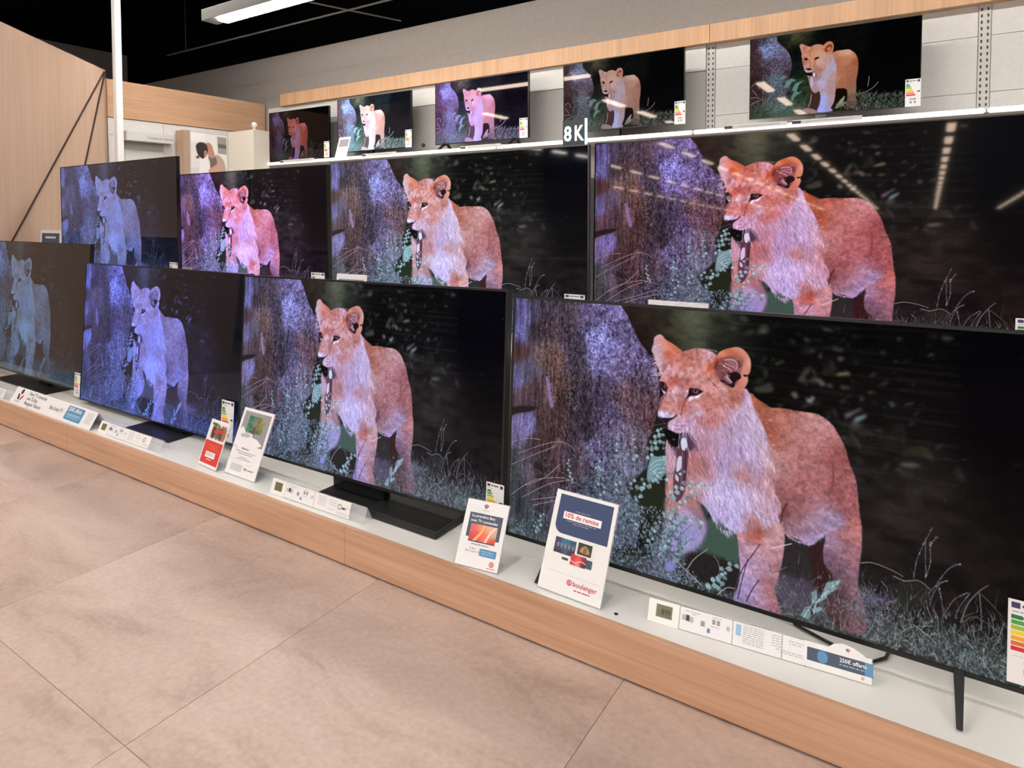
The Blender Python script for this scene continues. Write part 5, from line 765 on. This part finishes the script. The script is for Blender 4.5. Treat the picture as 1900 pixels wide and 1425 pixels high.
def icons(r, t, h, w0, w1):
    k = (w1-w0); fine(r, [(w0+.01, w0+.01+k*.32, h*.86), (w0+.03, w0+k*.3, h*.78), (w0+k*.62, w0+k*.8, h*.88), (w0+k*.6, w0+k*.78, h*.5)], M['soft'], t, -.0002)
    for a, b, c, d, mt in ((.02, .09, .45, .68, 'soft'), (.1, .17, .45, .7, 'ink'), (.18, .25, .42, .66, 'soft'), (.4, .48, .4, .62, 'mid'), (.62, .68, .6, .8, 'mid'), (.71, .77, .6, .8, 'mid'), (.53, .59, .2, .38, 'blue'), (.9, .96, .5, .68, 'soft')): block(r, t, M[mt], w0+k*a, w0+k*b, h*c, h*d, -.0003, 'icon')
r, t, h = strip('long price strip with a lit price display, in front of the largest television', (-.647, 1.861, .1512), 5.1, .545, .06, 27, [.225, .345, .40]); icons(r, t, h, .09, .222)
fine(r, [(.25, .30, h*(.9-.085*k)) for k in range(9)]+[(.32, .345, h*(.86-.1*k)) for k in range(5)]+[(.36, .40, h*.8), (.36, .39, h*.7), (.33, .395, h*.36), (.34, .40, h*.28)], M['soft'], t, -.0002); block(r, t, M['pale_blue'], .232, .245, h*.45, h*.9, -.0003, 'icon')
MB().prism([(.395, .004), (.52, .004), (.54, .012), (.548, .028), (.545, .045), (.53, .06), (.505, .072), (.48, .076), (.46, .07), (.45, .0605), (.395, .0605)], -.0016, -.0008, t).build('speech_card', M['paper'], r); block(r, t, M['slate'], .402, .546, .018, .048, -.0018, 'printed_block'); block(r, t, M['blue'], .528, .546, .018, .048, -.002, 'printed_block', rr=.006, only=(1, 2)); block(r, t, M['blue'], .425, .448, .02, .046, -.002, 'printed_block', rr=.01); text('250€ offerts', .0125, M['paper'], r, .474, .034, -.0022, t, bold=.02, sx=.92); fine(r, [(.474, .53, .028)], M['pale_blue'], t, -.0022); vlogo(r, t, .492, .0625, .0055, -.0018); blogo(r, t, .524, .011, .0036, M['red'], -.0018)
r, t, h = strip('price strip on a clear stand, in front of the black block stand', (-2.241, 1.828, .1512), .6, .45, .062, 19, [.255], .075, ''); icons(r, t, h, .09, .252); fine(r, [(.275, .32, h*(.84-.1*k)) for k in range(6)]+[(.335, .375, h*(.8-.13*k)) for k in range(3)]+[(.33, .37, h*.26), (.38, .45, h*.24), (.38, .44, h*.14), (.42, .448, h*.6)], M['soft'], t, -.0002); ring(r, t, M['mid'], .393, h*.56, .011, .007); fine(r, [(.405, .425, h*.52)], M['ink'], t, -.0003, .007)
r, t, h = strip('small price strip on a clear stand, in front of the violet television', (-3.654, 1.826, .1512), 0, .49, .062, 27, [.272], .1, ''); icons(r, t, h, .09, .27); fine(r, [(.29, .34, h*(.84-.1*k)) for k in range(7)]+[(.36, .40, h*(.8-.13*k)) for k in range(3)]+[(.36, .4, h*.28)], M['soft'], t, -.0002); ring(r, t, M['mid'], .436, h*.6, .012, .007); fine(r, [(.43, .48, h*.3), (.43, .48, h*.2)], M['soft'], t, -.0003)
r, t, h = strip('price strip end at the far left edge of the plinth', (-5.35, 1.815, .1512), 0, .53, .062, 27, [.3], .09, ''); icons(r, t, h, .09, .29); fine(r, [(.32, .5, h*(.8-.12*k)) for k in range(5)], M['mid'], t, -.0003)
# folded tent strip at the left
r = thing('tent_card', 'long folded white tent card with a blue offer block, at the plinth edge', 'sign', (-4.73, 1.82, .1512), (0, 0, math.radians(-.5))); t = tilter(math.radians(33)); w, h = 1.02, .1
MB().box(0, w, 0, .0012, 0, h, t).build('front_face', M['paper'], r); d, z = h*math.sin(math.radians(33)), h*math.cos(math.radians(33)); MB().add([(0, d, z), (w, d, z), (w, 2*d, 0), (0, 2*d, 0), (0, d+.0014, z), (w, d+.0014, z), (w, 2*d+.0014, 0), (0, 2*d+.0014, 0)], [(0, 1, 2, 3), (7, 6, 5, 4), (0, 4, 5, 1), (2, 6, 7, 3), (1, 5, 6, 2), (0, 3, 7, 4)]).build('rear_face', M['paper'], r)
ring(r, t, M['ink'], .098, .078, .017, .001); poly(r, t, M['ink'], [(.06, .066), (.085, .056), (.10, .03), (.09, .024), (.07, .03)], name='logo'); poly(r, t, M['crimson'], [(.135, .064), (.118, .052), (.104, .026), (.118, .026), (.136, .045)], name='logo'); fine(r, [(.05, .13, .012), (.055, .12, .017)], M['soft'], t, Yf, .004)
for k, s_ in enumerate(('Votre TV connectée', 'avec Ta Box', 'Bouygues Telecom')): text(s_, .03, M['ink'], r, .19, .07-.029*k, Yf, t, bold=.012, sx=.95)
text('Bbox Smart TV', .03, M['ink'], r, .50, .036, Yf, t, bold=.012, sx=.85); block(r, t, M['blue'], .70, .89, .012, .09, Yf*.8, rr=.008); text('250€ offerts', .032, M['paper'], r, .712, .062, Yf*1.5, t, bold=.02, sx=.92); fine(r, [(.72, .87, .045), (.72, .87, .039)], M['pale_blue'], t, Yf*1.5, .006); fine(r, [(.72, .86, .028)], M['pale_blue'], t, Yf*1.5, .005); fine(r, [(.925, .995, .084-.007*k) for k in range(9)], M['soft'], t, Yf, .003)
# ================================================================ energy labels
bars = ('green1', 'green2', 'green3', 'yellow', 'amber', 'orange', 'redl')
def label(lab, loc, w, h, lean=.075, letter=4):
    r = thing('energy_label', lab, 'label', loc, (-lean, 0, 0), 'energy labels'); MB().box(0, w, 0, .001, 0, h).build('card', M['paper'], r)
    idt = lambda x, y, z: (x, y, z)
    block(r, idt, M['eu'], w*.06, w*.22, h*.9, h*.97, -.0003, 'flag'); fine(r, [(w*.26, w*.72, h*.935)], M['ink'], idt, -.0003, h*.03); block(r, idt, M['eu'], w*.78, w*.94, h*.89, h*.97, -.0003, 'code_box'); fine(r, [(w*.08, w*.4, h*.86)], M['mid'], idt, -.0003, h*.012)
    for k, c in enumerate(bars):
        z1 = h*(.82-.063*k); b = w*(.2+.062*k); poly(r, idt, M[c], [(w*.06, z1-h*.05), (w*.06+b, z1-h*.05), (w*.06+b+h*.02, z1-h*.025), (w*.06+b, z1), (w*.06, z1)], -.0003, 'rating_bar')
    z1 = h*(.82-.063*letter); poly(r, idt, M['ink'], [(w*.94, z1-h*.05), (w*.94, z1), (w*.8, z1), (w*.76, z1-h*.025), (w*.8, z1-h*.05)], -.0003, 'rating_arrow'); fine(r, [(w*.3, w*.7, h*.27)], M['ink'], idt, -.0003, h*.03); fine(r, [(w*.1, w*.9, h*.33)], M['soft'], idt, -.0003, h*.006); block(r, idt, M['mid'], w*.3, w*.44, h*.12, h*.2, -.0003, 'icon'); block(r, idt, M['mid'], w*.56, w*.7, h*.12, h*.2, -.0003, 'icon')
    return r
label('energy label at the right end of the largest television, cut by the photo edge', (.150, 1.9685, .236), .098, .188, letter=4)
label('energy label half hidden behind the sunset picture card', (-1.266, 1.9735, .232), .072, .14)
label('energy label on the violet television, behind the leaflet', (-2.872, 2.041, .198), .096, .2)
label('narrow energy label at the lower right of the dim far left television', (-4.462, 2.087, .168), .084, .15)
label('energy label at the lower right of the blue-grey middle television', (-4.36, 2.712, .85), .098, .142, 0); label('energy label at the lower right of the pink middle television', (-3.262, 3.022, .79), .122, .158, 0); label('energy label at the lower right of the crisp middle television', (-1.42, 2.912, .79), .104, .145, 0); label('energy label at the lower right of the salmon middle television', (.226, 3.013, .79), .1, .155, .022)
for n, x, z in (('dim dark-red', -5.173, 1.92), ('overexposed', -4.084, 1.955), ('violet-pink', -2.850, 1.955), ('muted brown', -1.56, 1.962), ('tawny', -.17, 1.952)): label('energy label at the lower right of the %s top television' % n, (x, 4.992, z), .078, .165, 0)
# ================================================================ cards in the middle row
for lab, x, w, z in (('white card in front of the crisp middle television', -2.89, .24, .967), ('white card in front of the salmon middle television', -1.005, .25, .938), ('white card in front of the pink middle television', -4.62, .26, .943)):
    r, t = card('price_card', lab, 'sign', (x, 2.85, .7305), 0, w, z-.728, 8, .05, group='white cards before the middle row'); block(r, t, M['mid'], .02, w-.02, .04, z-.728-.03); fine(r, [(.03, w*.6, z-.728-.06)], M['paper'], t, -.0006, .008)
r, t = card('poster_card', 'dark card with a white border standing left of the blue-grey middle television', 'sign', (-6.15, 2.62, .7305), 0, .36, .475, 3, .08); block(r, t, M['slate'], .025, .335, .03, .45); fine(r, [(.09, .27, .415)], M['paper'], t, -.0006, .016)
r, t = card('poster_card', 'small red topped card just left of the dark bordered card', 'sign', (-6.315, 2.70, .7305), 0, .20, .425, 2, .06); block(r, t, M['red'], .004, .196, .2, .42)
# leaflet on the shelf
r, t = card('shelf_leaflet', 'tall tilted leaflet on the wall shelf before the overexposed television', 'sign', (-4.865, 4.835, 1.8855), 2, .155, .225, 20, .06); block(r, t, M['mid'], .02, .14, .12, .2); fine(r, [(.03, .12, .1), (.03, .12, .085), (.03, .1, .07)], M['soft'], t, Yf, .005)
r = thing('wall_camera', 'tiny black ball gadget on a wire stand, right of the overexposed top television', 'gadget', (-3.86, 4.98, 1.885)); lathe([(0, -.02), (.014, -.014), (.02, 0), (.014, .014), (0, .02)], 12, lambda x, y, z: (x, y, z+.075)).build('ball', M['plastic'], r, 0, True); MB().tube([(0, 0, .06), (-.06, 0, .03), (-.11, 0, .004)], .0025, 6).build('wire', M['metal'], r); MB().box(-.13, -.09, -.015, .015, 0, .004).build('foot', M['metal'], r)
r = thing('clear_bracket', 'small clear bracket on the shelf at the far right', 'bracket', (.235, 4.84, 1.8855)); MB().box(0, .06, 0, .05, 0, .004).build('foot', M['acrylic'], r); MB().box(0, .06, .02, .024, .004, .05).build('back', M['acrylic'], r); MB().box(0, .06, -.005, .024, .05, .054).build('top', M['acrylic'], r)
# ================================================================ left wall: header sign, poster, cabinet
r = thing('header_sign', 'flat white header sign with a short grey caption on the left wall', 'sign', (-6.418, 3.50, 2.05)); MB().box(.02, .115, 0, .50, 0, .09).build('box', M['upright'], r, .003)
o = text('Compte du moment', .034, M['ink'], r, 0, 0, 0, lambda x, y, z: (.1165, .21+x, z+.03), sx=1.0)
r = thing('poster_box', 'oak framed poster of two people hugging, on the left wall', 'poster', (-6.418, 4.071, 1.60)); MB().box(.03, .17, 0, .075, 0, .60).build('side_board', M['oak_up'], r, .002); MB().box(0, .165, .0755, .54, 0, .605).build('box', M['upright'], r, .002)
q = MB(); q.uv[0] = [(0, 0), (1, 0), (1, 1), (0, 1)]; q.add([(.1665, .085, .12), (.1665, .53, .12), (.1665, .53, .585), (.1665, .085, .585)], [(0, 1, 2, 3)]); q.build('poster', PIC['poster'], r)
r = thing('cabinet', 'tall cream cabinet in the corner of the shop', 'cabinet', (-6.24, 4.6, 0)); MB().box(0, .43, 0, .21, .06, 2.222).build('body', M['cabinet'], r, .003); MB().box(.02, .41, -.002, 0, .1, 2.2).build('door', M['cabinet'], r); MB().box(.03, .40, .03, .2, 0, .06).build('base', M['black'], r)
r = thing('security_camera', 'small white ball camera on top of the cream cabinet', 'camera', (-5.845, 4.64, 2.2225)); lathe([(.0, 0), (.022, 0), (.022, .006), (.008, .012), (.008, .02)], 14).build('foot', M['white'], r); lathe([(0, -.032), (.017, -.027), (.029, -.012), (.032, 0), (.029, .012), (.017, .027), (0, .032)], 16, lambda x, y, z: (x, y, z+.05)).build('ball', M['white'], r, 0, True); lathe([(0, 0), (.013, 0), (.013, .006), (0, .006)], 12, lambda x, y, z: (x-.006, -.027-z, y+.05)).build('lens', M['mid'], r)
